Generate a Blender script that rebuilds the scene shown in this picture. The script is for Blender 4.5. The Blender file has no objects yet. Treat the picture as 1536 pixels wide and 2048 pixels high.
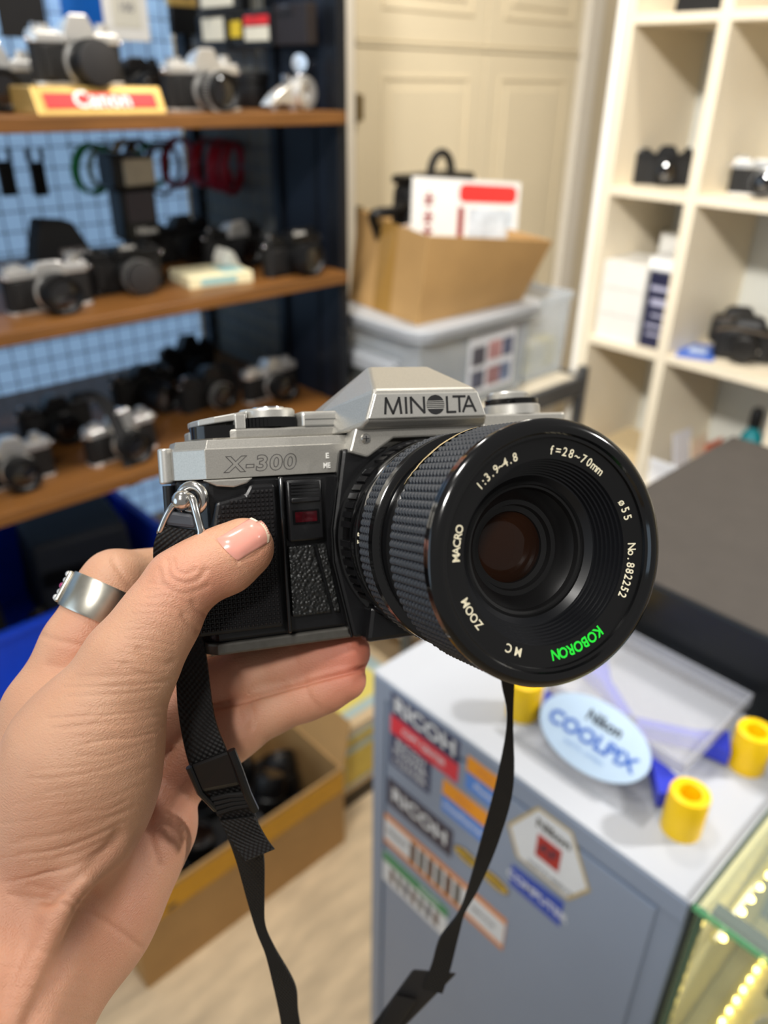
import bpy, bmesh, math, random
import numpy as np
from mathutils import Vector, Matrix, Euler
from mathutils.bvhtree import BVHTree

# ------------------------------------------------------------------ camera, world, lights, exposure
SCN = bpy.context.scene
COL = SCN.collection
IMG_W, IMG_H, FPX = 1536.0, 2048.0, 1560.0
EYE = Vector((0.0, 0.0, 1.5))
YAW, PITCH, ROLL = math.radians(46.75), math.radians(28.95), math.radians(0.85)
_f = Vector((math.cos(YAW) * math.cos(PITCH), math.sin(YAW) * math.cos(PITCH), -math.sin(PITCH)))
_r0 = Vector((math.sin(YAW), -math.cos(YAW), 0.0))
_u0 = _r0.cross(_f)
FWD = _f
RIGHT = math.cos(ROLL) * _r0 + math.sin(ROLL) * _u0
UP = -math.sin(ROLL) * _r0 + math.cos(ROLL) * _u0
CAM_M = Matrix((
    (RIGHT.x, UP.x, -FWD.x, EYE.x),
    (RIGHT.y, UP.y, -FWD.y, EYE.y),
    (RIGHT.z, UP.z, -FWD.z, EYE.z),
    (0, 0, 0, 1)))
cam_data = bpy.data.cameras.new('phone_camera')
cam_data.sensor_fit = 'HORIZONTAL'
cam_data.sensor_width = 36.0
cam_data.lens = 36.0 * FPX / IMG_W
cam_data.clip_start = 0.01
cam_data.clip_end = 50
cam_data.dof.use_dof = True
cam_data.dof.focus_distance = 0.212
cam_data.dof.aperture_fstop = 13.0
cam = bpy.data.objects.new('phone_camera', cam_data)
cam.matrix_world = CAM_M
COL.objects.link(cam)
SCN.camera = cam

SCN.view_settings.view_transform = 'Standard'
SCN.view_settings.look = 'None'
SCN.view_settings.exposure = 0.0
SCN.view_settings.gamma = 1.0
SCN.view_settings.use_curve_mapping = False
SCN.cycles.use_denoising = True
SCN.cycles.max_bounces = 8
SCN.cycles.sample_clamp_indirect = 4.0

world = bpy.data.worlds.new('room_air')
SCN.world = world
world.use_nodes = True
world.node_tree.nodes['Background'].inputs[0].default_value = (1.0, 0.975, 0.94, 1)
world.node_tree.nodes['Background'].inputs[1].default_value = 0.27

def area_lamp(name, loc, target, size, power, color, spread=180):
    d = bpy.data.lights.new(name, 'AREA')
    d.shape = 'DISK'; d.size = size; d.spread = math.radians(spread); d.energy = power; d.color = color
    o = bpy.data.objects.new(name, d)
    o.location = loc
    o.rotation_euler = (Vector(target) - Vector(loc)).to_track_quat('-Z', 'Y').to_euler()
    COL.objects.link(o)
    return o

WARM = (1.0, 0.93, 0.82)
NEUT = (1.0, 0.97, 0.92)
COOL = (0.60, 0.80, 1.0)
# ceiling downlights of the shop
area_lamp('ceiling_downlight', (-0.75, -0.35, 2.62), (1.85, 0.80, 1.25), 0.22, 9.5, NEUT, 62)
area_lamp('ceiling_downlight', (-0.30, 0.10, 2.62), (0.1, 0.25, 1.2), 0.20, 7.5, NEUT)
area_lamp('ceiling_downlight', (2.15, -1.15, 2.62), (0.62, 0.15, 0.80), 0.20, 7.5, NEUT, 60)
area_lamp('ceiling_downlight', (0.30, 0.70, 2.62), (0.45, 1.4, 1.0), 0.16, 9, NEUT, 130)
area_lamp('ceiling_downlight', (1.30, 0.80, 2.62), (1.6, 1.6, 1.2), 0.16, 17, WARM)
# daylight from the shop front on the left
area_lamp('shop_window_daylight', (-2.1, 1.05, 1.55), (0.2, 0.4, 1.35), 1.9, 15, COOL)

# ------------------------------------------------------------------ helpers
def ray(px, py):
    return ((px - 768.0) / FPX) * RIGHT - ((py - 1024.0) / FPX) * UP + FWD
def at(px, py, depth):
    return EYE + ray(px, py) * depth
def on_x(px, py, X):
    d = ray(px, py); return EYE + d * ((X - EYE.x) / d.x)
def on_y(px, py, Y):
    d = ray(px, py); return EYE + d * ((Y - EYE.y) / d.y)
def on_z(px, py, Z):
    d = ray(px, py); return EYE + d * ((Z - EYE.z) / d.z)

def lin(c):
    return tuple(((x / 255.0) / 12.92 if x / 255.0 <= 0.04045 else ((x / 255.0 + 0.055) / 1.055) ** 2.4) for x in c)

MATS = {}
def mat(name, rgb, rough=0.5, metal=0.0, var=0.0, vscale=40.0, bump=0.0, bscale=200.0, coat=0.0,
        emit=0.0, trans=0.0, alpha=1.0, ior=1.45, spec=0.5, stretch=None, sss=0.0):
    """Principled material; colour varied by noise (var) and fine relief by noise bump."""
    if name in MATS:
        return MATS[name]
    m = bpy.data.materials.new(name)
    m.use_nodes = True
    nt = m.node_tree
    b = nt.nodes['Principled BSDF']
    c = lin(rgb) + (1.0,)
    b.inputs['Base Color'].default_value = c
    b.inputs['Roughness'].default_value = rough
    b.inputs['Metallic'].default_value = metal
    b.inputs['IOR'].default_value = ior
    b.inputs['Specular IOR Level'].default_value = spec
    b.inputs['Coat Weight'].default_value = coat
    b.inputs['Coat Roughness'].default_value = 0.05
    b.inputs['Transmission Weight'].default_value = trans
    b.inputs['Alpha'].default_value = alpha
    if sss:
        b.inputs['Subsurface Weight'].default_value = sss
        b.inputs['Subsurface Radius'].default_value = (0.004, 0.0014, 0.0007)
        b.inputs['Subsurface Scale'].default_value = 1.0
    if emit:
        b.inputs['Emission Color'].default_value = c
        b.inputs['Emission Strength'].default_value = emit
    tc = nt.nodes.new('ShaderNodeTexCoord')
    src = tc.outputs['Object']
    if stretch:
        mp = nt.nodes.new('ShaderNodeMapping')
        mp.inputs['Scale'].default_value = stretch
        nt.links.new(src, mp.inputs['Vector']); src = mp.outputs['Vector']
    if True:
        n = nt.nodes.new('ShaderNodeTexNoise')
        n.inputs['Scale'].default_value = vscale
        n.inputs['Detail'].default_value = 4
        nt.links.new(src, n.inputs['Vector'])
        mx = nt.nodes.new('ShaderNodeMix'); mx.data_type = 'RGBA'; mx.blend_type = 'MULTIPLY'
        ramp = nt.nodes.new('ShaderNodeMapRange')
        v = max(var, 0.02)
        ramp.inputs['From Min'].default_value = 0.3; ramp.inputs['From Max'].default_value = 0.7
        ramp.inputs['To Min'].default_value = 1.0 - v; ramp.inputs['To Max'].default_value = 1.0 + v * 0.6
        nt.links.new(n.outputs['Fac'], ramp.inputs['Value'])
        cb = nt.nodes.new('ShaderNodeCombineColor')
        for k in range(3):
            nt.links.new(ramp.outputs['Result'], cb.inputs[k])
        mx.inputs[0].default_value = 1.0
        mx.inputs[6].default_value = c
        nt.links.new(cb.outputs[0], mx.inputs[7])
        nt.links.new(mx.outputs[2], b.inputs['Base Color'])
    if bump:
        n2 = nt.nodes.new('ShaderNodeTexNoise')
        n2.inputs['Scale'].default_value = bscale
        n2.inputs['Detail'].default_value = 3
        nt.links.new(src, n2.inputs['Vector'])
        bp = nt.nodes.new('ShaderNodeBump')
        bp.inputs['Strength'].default_value = bump
        bp.inputs['Distance'].default_value = 0.001
        nt.links.new(n2.outputs['Fac'], bp.inputs['Height'])
        nt.links.new(bp.outputs['Normal'], b.inputs['Normal'])
    MATS[name] = m
    return m

class MB:
    """Collects shapes; build() links them as ONE mesh object."""
    def __init__(s, scale=1.0):
        s.v = []; s.f = []; s.sc = scale
    def add(s, vs, fs, M=None):
        o = len(s.v)
        for p in vs:
            p = Vector(p)
            s.v.append((M @ p) if M is not None else p)
        s.f += [tuple(i + o for i in q) for q in fs]
        return s
    def box(s, c, d, M=None, taper=(1, 1)):
        cx, cy, cz = c; hx, hy, hz = d[0] / 2, d[1] / 2, d[2] / 2
        vs = []
        for z in (-1, 1):
            tx, ty = (taper if z > 0 else (1, 1))
            for x, y in ((-1, -1), (1, -1), (1, 1), (-1, 1)):
                vs.append((cx + x * hx * tx, cy + y * hy * ty, cz + z * hz))
        return s.add(vs, [(3, 2, 1, 0), (4, 5, 6, 7), (0, 1, 5, 4), (1, 2, 6, 5), (2, 3, 7, 6), (3, 0, 4, 7)], M)
    def b(s, lo, hi, M=None):
        return s.box(tuple((a + b) / 2 for a, b in zip(lo, hi)), tuple(abs(b - a) for a, b in zip(lo, hi)), M)
    def prism(s, poly, z0, z1, M=None, axis='z'):
        n = len(poly)
        def mk(p, z):
            return (p[0], p[1], z) if axis == 'z' else ((p[0], z, p[1]) if axis == 'y' else (z, p[0], p[1]))
        vs = [mk(p, z0) for p in poly] + [mk(p, z1) for p in poly]
        fs = [tuple(range(n - 1, -1, -1)), tuple(range(n, 2 * n))] + [(i, (i + 1) % n, n + (i + 1) % n, n + i) for i in range(n)]
        return s.add(vs, fs, M)
    def lathe(s, prof, n=48, M=None, cap0=False, cap1=False):
        """prof: (radius, height) pairs about the local z axis."""
        vs = []
        for r, z in prof:
            for k in range(n):
                a = 2 * math.pi * k / n
                vs.append((r * math.cos(a), r * math.sin(a), z))
        fs = []
        for i in range(len(prof) - 1):
            for k in range(n):
                k1 = (k + 1) % n
                fs.append((i * n + k, i * n + k1, (i + 1) * n + k1, (i + 1) * n + k))
        if cap0: fs.append(tuple(range(n - 1, -1, -1)))
        if cap1: fs.append(tuple(range((len(prof) - 1) * n, len(prof) * n)))
        return s.add(vs, fs, M)
    def cyl(s, p0, p1, r0, r1=None, n=20, M=None):
        r1 = r0 if r1 is None else r1
        p0, p1 = Vector(p0), Vector(p1)
        q = (p1 - p0).to_track_quat('Z', 'Y').to_matrix().to_4x4()
        T = Matrix.Translation(p0) @ q
        if M is not None: T = M @ T
        return s.lathe([(r0, 0), (r1, (p1 - p0).length)], n, T, True, True)
    def tube(s, pts, r, n=8, M=None, closed=False):
        pts = [Vector(p) for p in pts]
        m = len(pts); vs = []; prev = None
        for i, p in enumerate(pts):
            if closed:
                t = pts[(i + 1) % m] - pts[(i - 1) % m]
            else:
                t = pts[min(i + 1, m - 1)] - pts[max(i - 1, 0)]
            t.normalize()
            if prev is None:
                a = Vector((0, 0, 1)) if abs(t.z) < 0.9 else Vector((1, 0, 0))
                u = t.cross(a).normalized()
            else:
                u = (prev - t * prev.dot(t)).normalized()
            prev = u; w = t.cross(u)
            rr = r[i] if isinstance(r, (list, tuple)) else r
            for k in range(n):
                a = 2 * math.pi * k / n
                vs.append(p + (u * math.cos(a) + w * math.sin(a)) * rr)
        fs = []
        for i in range(m if closed else m - 1):
            j = (i + 1) % m
            for k in range(n):
                fs.append((i * n + k, i * n + (k + 1) % n, j * n + (k + 1) % n, j * n + k))
        if not closed:
            fs.append(tuple(range(n - 1, -1, -1))); fs.append(tuple(range((m - 1) * n, m * n)))
        return s.add(vs, fs, M)
    def sphere(s, c, r, n=16, M=None):
        c = Vector(c); r = (r, r, r) if not isinstance(r, (tuple, list)) else r
        h = n // 2; vs = [c + Vector((0, 0, -r[2]))]; fs = []
        for i in range(1, h):
            t = -math.pi / 2 + math.pi * i / h
            for k in range(n):
                a = 2 * math.pi * k / n
                vs.append(c + Vector((r[0] * math.cos(t) * math.cos(a), r[1] * math.cos(t) * math.sin(a), r[2] * math.sin(t))))
        vs.append(c + Vector((0, 0, r[2])))
        for k in range(n):
            fs.append((0, 1 + (k + 1) % n, 1 + k))
            fs.append((len(vs) - 1, 1 + (h - 2) * n + k, 1 + (h - 2) * n + (k + 1) % n))
        for i in range(h - 2):
            for k in range(n):
                a = 1 + i * n; fs.append((a + k, a + (k + 1) % n, a + n + (k + 1) % n, a + n + k))
        return s.add(vs, fs, M)
    def torus(s, R, r, n=40, m=10, M=None):
        pts = [(R * math.cos(2 * math.pi * k / n), R * math.sin(2 * math.pi * k / n), 0) for k in range(n)]
        return s.tube(pts, r, m, M, closed=True)
    def text(s, body, size, M, extrude=0.0, bold=0.0, align='CENTER', squash=1.0, space=1.0):
        vs, fs = text_geo(body, size, extrude, bold, align, space)
        return s.add([(x * squash, y, z) for x, y, z in vs], fs, M)
    def build(s, name, material, parent=None, smooth=40, bevel=0.0, seg=2, loc=None, rot=None):
        me = bpy.data.meshes.new(name)
        me.from_pydata([tuple(p * s.sc) for p in s.v], [], s.f)
        me.validate()
        if smooth:
            me.shade_smooth()
            me.set_sharp_from_angle(angle=math.radians(smooth))
        me.materials.append(material)
        o = bpy.data.objects.new(name, me)
        COL.objects.link(o)
        if bevel:
            bv = o.modifiers.new('soft_edge', 'BEVEL')
            bv.width = bevel; bv.segments = seg; bv.limit_method = 'ANGLE'; bv.angle_limit = math.radians(35)
            bv.harden_normals = False
        if parent is not None: o.parent = parent
        if loc is not None: o.location = loc
        if rot is not None: o.rotation_euler = rot
        return o

TEXT_CACHE = {}
def text_geo(body, size, extrude, bold, align, space=1.0):
    key = (body, size, extrude, bold, align, space)
    if key in TEXT_CACHE: return TEXT_CACHE[key]
    cu = bpy.data.curves.new('lettering', 'FONT')
    cu.body = body; cu.size = size; cu.extrude = extrude; cu.offset = bold * size
    cu.align_x = align; cu.align_y = 'CENTER'; cu.resolution_u = 3; cu.space_character = space
    ob = bpy.data.objects.new('lettering', cu)
    me = bpy.data.meshes.new_from_object(ob)
    vs = [tuple(v.co) for v in me.vertices]; fs = [tuple(p.vertices) for p in me.polygons]
    bpy.data.objects.remove(ob); bpy.data.curves.remove(cu); bpy.data.meshes.remove(me)
    TEXT_CACHE[key] = (vs, fs)
    return vs, fs

def tag(o, label, cat, group=None, kind=None):
    o['label'] = label; o['category'] = cat
    if group: o['group'] = group
    if kind: o['kind'] = kind
    return o
def thing(name, label, cat, loc=(0, 0, 0), rz=0.0, group=None):
    o = bpy.data.objects.new(name, None)
    o.empty_display_size = 0.02
    COL.objects.link(o)
    o.location = loc; o.rotation_euler = (0, 0, rz)
    return tag(o, label, cat, group)
def struct(o):
    o['kind'] = 'structure'; return o
def T(x, y, z): return Matrix.Translation((x, y, z))
def RX(a): return Matrix.Rotation(a, 4, 'X')
def RY(a): return Matrix.Rotation(a, 4, 'Y')
def RZ(a): return Matrix.Rotation(a, 4, 'Z')
def smooth_path(pts, n):
    """Catmull-Rom through the points (tuples of any length)."""
    P = [np.array(p, float) for p in pts]
    P = [2 * P[0] - P[1]] + P + [2 * P[-1] - P[-2]]
    out = []
    for i in range(1, len(P) - 2):
        for k in range(n):
            t = k / n
            a, b, c, d = P[i - 1], P[i], P[i + 1], P[i + 2]
            out.append(0.5 * (2 * b + (c - a) * t + (2 * a - 5 * b + 4 * c - d) * t * t + (3 * b - a - 3 * c + d) * t ** 3))
    out.append(P[-2])
    return out
# ------------------------------------------------------------------ the setting
M_WALL = mat('cream_wall_paint', (236, 224, 198), 0.55, var=0.03, vscale=6, bump=0.05, bscale=300)
M_DOOR = mat('cream_door_paint', (238, 225, 196), 0.38, var=0.03, vscale=5)
M_TRIM = mat('white_trim_paint', (248, 242, 230), 0.25, var=0.02)
M_CARPET = mat('beige_floor_cover', (230, 206, 170), 0.75, var=0.22, vscale=9, bump=0.3, bscale=500, stretch=(1, 3, 1))
M_BLACK = mat('black_plastic', (12, 12, 13), 0.38, var=0.1)
M_BLACKM = mat('black_matte', (15, 15, 17), 0.7, var=0.15)
M_DARKMETAL = mat('dark_painted_metal', (24, 27, 33), 0.4, metal=0.3, var=0.1)
M_CHROME = mat('chrome', (215, 215, 218), 0.16, metal=1.0)
M_SATIN = mat('satin_chrome', (234, 232, 228), 0.28, metal=0.8, var=0.05, vscale=300)

struct(MB().b((-3.2, -2.6, -0.02), (4.2, 1.86, 0.0)).build('floor', M_CARPET, smooth=0))
wl = struct(MB().b((-3.2, 1.80, 0), (4.2, 1.86, 2.7)).build('wall_back', M_WALL, smooth=0))
struct(MB().b((2.95, -2.6, 0), (3.01, 1.80, 2.7)).build('wall_right', M_WALL, smooth=0))
def door_leaf(name, x0, x1, z0, z1, panels):
    d = MB()
    d.b((x0, 1.775, z0), (x1, 1.80, z1))
    for a0, a1, c0, c1 in panels:
        w = 0.012
        d.b((a0, 1.771, c0), (a1, 1.775, c0 + w)); d.b((a0, 1.771, c1 - w), (a1, 1.775, c1))
        d.b((a0, 1.771, c0 + w), (a0 + w, 1.775, c1 - w)); d.b((a1 - w, 1.771, c0 + w), (a1, 1.775, c1 - w))
        d.box(((a0 + a1) / 2, 1.774, (c0 + c1) / 2), (a1 - a0 - 0.07, 0.006, c1 - c0 - 0.07))
    return struct(d.build(name, M_DOOR, smooth=0, bevel=0.003))
door_leaf('door_1', 1.545, 2.056, 0.06, 1.578, [(1.635, 1.995, 0.82, 1.515), (1.635, 1.995, 0.16, 0.72)])
door_leaf('door_2', 2.062, 2.535, 0.06, 1.578, [(2.130, 2.480, 0.82, 1.515), (2.130, 2.480, 0.16, 0.72)])
door_leaf('door_3', 1.545, 2.056, 1.592, 2.45, [(1.635, 1.995, 1.665, 2.36)])
door_leaf('door_4', 2.062, 2.535, 1.592, 2.45, [(2.130, 2.480, 1.665, 2.36)])
struct(MB().b((1.46, 1.765, 0), (1.535, 1.80, 2.5)).build('trim_1', M_TRIM, smooth=0, bevel=0.004))
struct(MB().b((2.545, 1.755, 0), (2.63, 1.80, 2.5)).build('trim_2', M_TRIM, smooth=0, bevel=0.006))
struct(MB().b((1.545, 1.77, 1.580), (2.535, 1.80, 1.590)).build('trim_3', M_DOOR, smooth=0))
for k, z in enumerate((0.72, 1.12, 1.40)):
    hg = MB().cyl((1.541, 1.764, z), (1.541, 1.764, z + 0.07), 0.006).b((1.545, 1.7725, z + 0.005), (1.57, 1.7755, z + 0.065)).build('hinge', mat('aged_brass', (150, 132, 96), 0.4, metal=0.8), bpy.data.objects['door_1'])

# ------------------------------------------------------------------ display rack on the left
M_WOOD = mat('brown_shelf_wood', (122, 80, 38), 0.40, var=0.28, vscale=7, stretch=(1.2, 14, 14), bump=0.05)
M_BLUEBOARD = mat('glowing_blue_board', (154, 191, 230), 0.5, var=0.05, vscale=4, emit=0.56)  # pale blue back board, with a glow added to brighten it
M_WIRE = mat('grey_wire', (58, 66, 80), 0.4, metal=0.5)
M_NAVY = mat('navy_black_panel', (20, 25, 36), 0.42, var=0.15, vscale=3)
M_GREYP = mat('charcoal_panel', (128, 126, 116), 0.6, var=0.2, vscale=3)
rack = thing('display_rack', 'tall dark display rack with three brown wooden shelves and wire grid back', 'rack', (0.0, 1.47, 0.0))
RK = T(0, -1.47, 0)
Z_TOP, Z_MID, Z_LOW = 1.451, 1.169, 0.888
for z in (Z_TOP, Z_MID, Z_LOW):
    MB().b((-1.2, 1.20, z - 0.021), (1.022, 1.745, z), RK).build('shelf_board', M_WOOD, rack, smooth=0, bevel=0.002)
MB().b((-1.2, 1.79, 0.45), (1.02, 1.798, 2.1), RK).build('glowing_back_board', M_BLUEBOARD, rack, smooth=0)
g = MB()
x = -1.18
while x < 1.0:
    g.cyl((x, 1.757, 0.45), (x, 1.757, 2.05), 0.0014, n=6, M=RK); x += 0.0408
z = 0.47
while z < 2.05:
    g.cyl((-1.2, 1.760, z), (1.02, 1.760, z), 0.0014, n=6, M=RK); z += 0.0392
g.build('wire_grid', M_WIRE, rack, smooth=60)
MB().b((1.018, 1.735, 0), (1.045, 1.775, 2.1), RK).build('post', M_DARKMETAL, rack, smooth=0, bevel=0.002)
MB().b((1.022, 1.225, 0), (1.045, 1.262, 2.1), RK).build('post', M_DARKMETAL, rack, smooth=0, bevel=0.002)
MB().b((-1.25, 1.225, 0), (-1.205, 1.265, 2.1), RK).build('post', M_DARKMETAL, rack, smooth=0, bevel=0.002)
MB().b((1.030, 1.262, 0), (1.040, 1.430, 2.1), RK).build('side_panel', M_NAVY, rack, smooth=0)
MB().b((1.036, 1.430, 0), (1.044, 1.735, 2.1), RK).build('side_panel', M_GREYP, rack, smooth=0)
MB().b((1.022, 1.415, 0), (1.036, 1.440, 2.1), RK).build('post', M_DARKMETAL, rack, smooth=0)
MB().b((1.028, 1.300, 0), (1.034, 1.312, 2.1), RK).build('panel_rib', M_DARKMETAL, rack, smooth=0)
g = MB(); y = 1.46
while y < 1.73:
    g.cyl((1.027, y, 0.55), (1.027, y, 2.05), 0.0014, n=6, M=RK); y += 0.0408
z = 0.47
while z < 2.05:
    g.cyl((1.029, 1.44, z), (1.029, 1.735, z), 0.0014, n=6, M=RK); z += 0.0392
g.build('wire_grid', mat('pale_wire', (120, 128, 136), 0.4, metal=0.5), rack, smooth=60)

# ------------------------------------------------------------------ cameras on the shelves
M_LEATHER = mat('black_leatherette', (20, 19, 19), 0.62, var=0.25, vscale=700, bump=0.5, bscale=900)
M_GLASS = mat('dark_coated_glass', (16, 11, 10), 0.04, coat=1.0, ior=1.6)
M_CAP = mat('grey_lens_cap', (42, 40, 40), 0.55, var=0.1)
M_WHITEINK = mat('white_ink', (228, 226, 220), 0.5)
CAMS = {}
def slr(name, label, cat, loc, rz, top='chrome', prism='chrome', lens_len=42, lens_r=29, cap=False, group=None,
        word=None, tall=1.0, ring='black', lens_x=4):
    t = thing(name, label, cat, loc, rz, group)
    S = 0.001
    tm = M_SATIN if top == 'chrome' else M_BLACK
    pm = M_SATIN if prism == 'chrome' else M_BLACK
    w = 68
    plan = [(-w, -8), (-w + 6, -15), (w - 6, -15), (w, -8), (w, 9), (w - 6, 15), (-w + 6, 15), (-w, 9)]
    MB(S).prism(plan, 5, 54).build('body', M_LEATHER, t, smooth=0, bevel=0.002)
    MB(S).prism([(x * 1.005, y * 1.03) for x, y in plan], 0, 5).build('base_plate', tm, t, smooth=0, bevel=0.001)
    tp = MB(S).prism([(x * 1.005, y * 1.03) for x, y in plan], 54, 67)
    tp.b((-w + 3, -10, 67), (-30, 11, 71)).b((30, -10, 67), (w - 3, 11, 70))
    tp.build('top_plate', tm, t, smooth=0, bevel=0.0015)
    MB(S).b((-58, -19, 8), (-44, -14.5, 52)).build('grip', M_LEATHER, t, bevel=0.002)
    pr = MB(S)
    f = [(-25, 56), (25, 56), (23, 74), (13, 91 * tall), (-13, 91 * tall), (-23, 74)]
    k = [(-23, 56), (23, 56), (20, 72), (9, 84 * tall), (-9, 84 * tall), (-20, 72)]
    vs = [(x + lens_x * 0, -23, z) for x, z in f] + [(x, 14, z) for x, z in k]
    n = 6
    pr.add(vs, [tuple(range(n)), tuple(range(2 * n - 1, n - 1, -1))] + [((i + 1) % n, i, n + i, n + (i + 1) % n) for i in range(n)])
    p = pr.build('prism_housing', pm, t, smooth=0, bevel=0.0025)
    if word:
        MB(S).text(word, 11, T(0, -23.4, 76) @ RX(math.pi / 2), 0.3, 0.02).build('lettering', M_WHITEINK if prism != 'chrome' else M_BLACK, p, smooth=0)
    A = T(lens_x, -15, 30) @ RX(math.pi / 2)
    L = lens_len
    MB(S).lathe([(lens_r + 2, -1), (lens_r + 2, 5), (lens_r - 1, 6)], 40, A, True).build('mount', M_SATIN if top == 'chrome' else M_BLACK, t)
    b = MB(S).lathe([(lens_r - 1, 5), (lens_r, 8), (lens_r, L * 0.32), (lens_r - 1.5, L * 0.34), (lens_r - 1.5, L * 0.42), (lens_r, L * 0.44),
                     (lens_r, L * 0.86), (lens_r - 1.2, L * 0.9), (lens_r - 1.2, L), (lens_r - 4, L), (lens_r - 5, L - 4), (lens_r - 8, L - 7)], 40, A)
    bo = b.build('lens_barrel', M_BLACK, t)
    rm = M_SATIN if ring == 'chrome' else M_BLACKM
    r = MB(S)
    for q in range(40):
        a = 2 * math.pi * q / 40
        r.box((lens_r * math.cos(a), lens_r * math.sin(a), L * 0.66), (2.2, 2.2, L * 0.34), A @ T(0, 0, 0) @ T(0, 0, 0))
    r.build('focus_ring', rm, t, smooth=0)
    if cap:
        MB(S).lathe([(0.01, L + 3.5), (lens_r - 3, L + 3.5), (lens_r - 0.6, L + 2.5), (lens_r - 0.4, L - 2), (lens_r - 2, L - 2)], 40, A).build('lens_cap', M_CAP, t)
    else:
        MB(S).lathe([(0.01, L - 4), ((lens_r - 8) * 0.6, L - 4.8), (lens_r - 7.5, L - 7)], 40, A).build('lens_glass', M_GLASS, t)
    MB(S).cyl((-46, -2, 70), (-46, -2, 77), 8.5).build('shutter_dial', tm, t)
    MB(S).cyl((-60, -4, 70), (-60, -4, 75), 4.5).cyl((-60, -4, 75), (-60, -4, 78), 3).build('release_button', M_CHROME, t)
    MB(S).cyl((46, -1, 69), (46, -1, 76), 10).cyl((46, -1, 76), (46, -1, 81), 8).build('rewind_knob', tm, t)
    for sx in (-1, 1):
        MB(S).cyl((sx * (w - 1), -4, 58), (sx * (w + 4), -4, 58), 2.5).sphere((sx * (w + 4), -4, 58), 3.6, 10).build('strap_lug', M_CHROME, t)
    return t
def rest_y(px, py, Y, z):
    p = on_y(px, py, Y); return (p.x, Y, z)
def rest_z(px, py, z):
    p = on_z(px, py, z); return (p.x, p.y, z)
G_TOP, G_MID, G_LOW = 'cameras on the top shelf', 'cameras on the middle shelf', 'cameras on the bottom shelf'
# --- top shelf
M_GOLD = mat('gold_tray', (214, 178, 104), 0.3, metal=0.55, var=0.08)
M_RED = mat('red_print', (214, 40, 42), 0.4)
M_WHITE = mat('white_card', (240, 238, 232), 0.6)
x0 = on_y(78, 226, 1.215).x; x1 = on_y(336, 226, 1.215).x
tr = thing('display_plinth', 'gold display plinth with red band and white lettering under a chrome camera', 'plinth', ((x0 + x1) / 2, 1.27, Z_TOP))
W = x1 - x0
MB().prism([(-0.055, 0), (0.055, 0), (0.055, 0.036), (-0.036, 0.036)], -W / 2, W / 2, axis='x').build('base', M_GOLD, tr, smooth=0, bevel=0.002)
SL = T(0, -0.0463, 0.0180) @ RX(math.atan2(0.036, 0.019))
bd = MB().box((0, 0, 0.0006), (W - 0.028, 0.021, 0.001), SL).build('red_band', M_RED, tr, smooth=0)
MB().text('Canon', 0.033, SL @ T(0, 0, 0.0016), 0.0004, 0.02).build('lettering', M_WHITE, bd, smooth=0)
slr('film_camera', 'chrome film camera with grey lens cap standing on the gold plinth', 'camera', (on_y(158, 150, 1.285).x, 1.285, Z_TOP + 0.036), 0.05, 'chrome', 'chrome', 44, 30, True, G_TOP)
slr('film_camera', 'chrome film camera cut by the left picture edge, on the top shelf', 'camera', (on_y(-16, 150, 1.36).x, 1.36, Z_TOP), -0.15, 'chrome', 'chrome', 40, 28, False, G_TOP)
slr('film_camera', 'small all-black camera behind the gold plinth on the top shelf', 'camera', (on_y(268, 180, 1.56).x, 1.56, Z_TOP), 0.1, 'black', 'black', 44, 26, False, G_TOP, tall=0.9)
slr('film_camera', 'chrome film camera with open amber lens right of the gold plinth', 'camera', (on_y(408, 220, 1.275).x, 1.275, Z_TOP), 0.02, 'chrome', 'chrome', 50, 29, False, G_TOP, ring='chrome')
lz = thing('spare_lens', 'short black lens standing behind the amber-lensed camera', 'lens', (on_y(508, 210, 1.40).x, 1.40, Z_TOP))
MB().lathe([(0.029, 0), (0.031, 0.004), (0.031, 0.03), (0.029, 0.032), (0.029, 0.042), (0.032, 0.044), (0.032, 0.058), (0.028, 0.06), (0.026, 0.056)], 36, None, True).build('barrel', M_BLACK, lz)
MB().lathe([(0.0001, 0.058), (0.016, 0.0575), (0.027, 0.056)], 36).build('glass', M_GLASS, lz)
GS = 0.00132
sg = thing('winder_gadget', 'silver camera clamp with round knob at the right end of the top shelf', 'clamp', (on_y(578, 218, 1.27).x, 1.27, Z_TOP), 0.2)
MB(GS).prism([(-48, 6), (-30, 20), (0, 34), (26, 36), (30, 10), (8, 4), (-20, 8)], -9, 9, axis='y').build('arm', M_SATIN, sg, bevel=0.002)
MB(GS).lathe([(9, -10), (19, -10), (21, -6), (21, 6), (19, 10), (9, 10), (9, -10)], 32, T(22, -6, 21) @ RX(math.pi / 2)).build('ring', M_SATIN, sg)
MB(GS).cyl((22, 0, 36), (28, 0, 52), 5).cyl((20, -4, 56), (44, 4, 56), 11, 12).build('knob', M_CHROME, sg)
MB(GS).cyl((-4, 0, 34), (-4, 0, 42), 6).build('screw', M_CHROME, sg)
MB(GS).cyl((-30, 0, 0), (-30, 0, 16), 5).build('foot', M_CHROME, sg)
MB(GS).cyl((10, 0, 0), (10, 0, 8), 6).build('foot', M_CHROME, sg)
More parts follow.
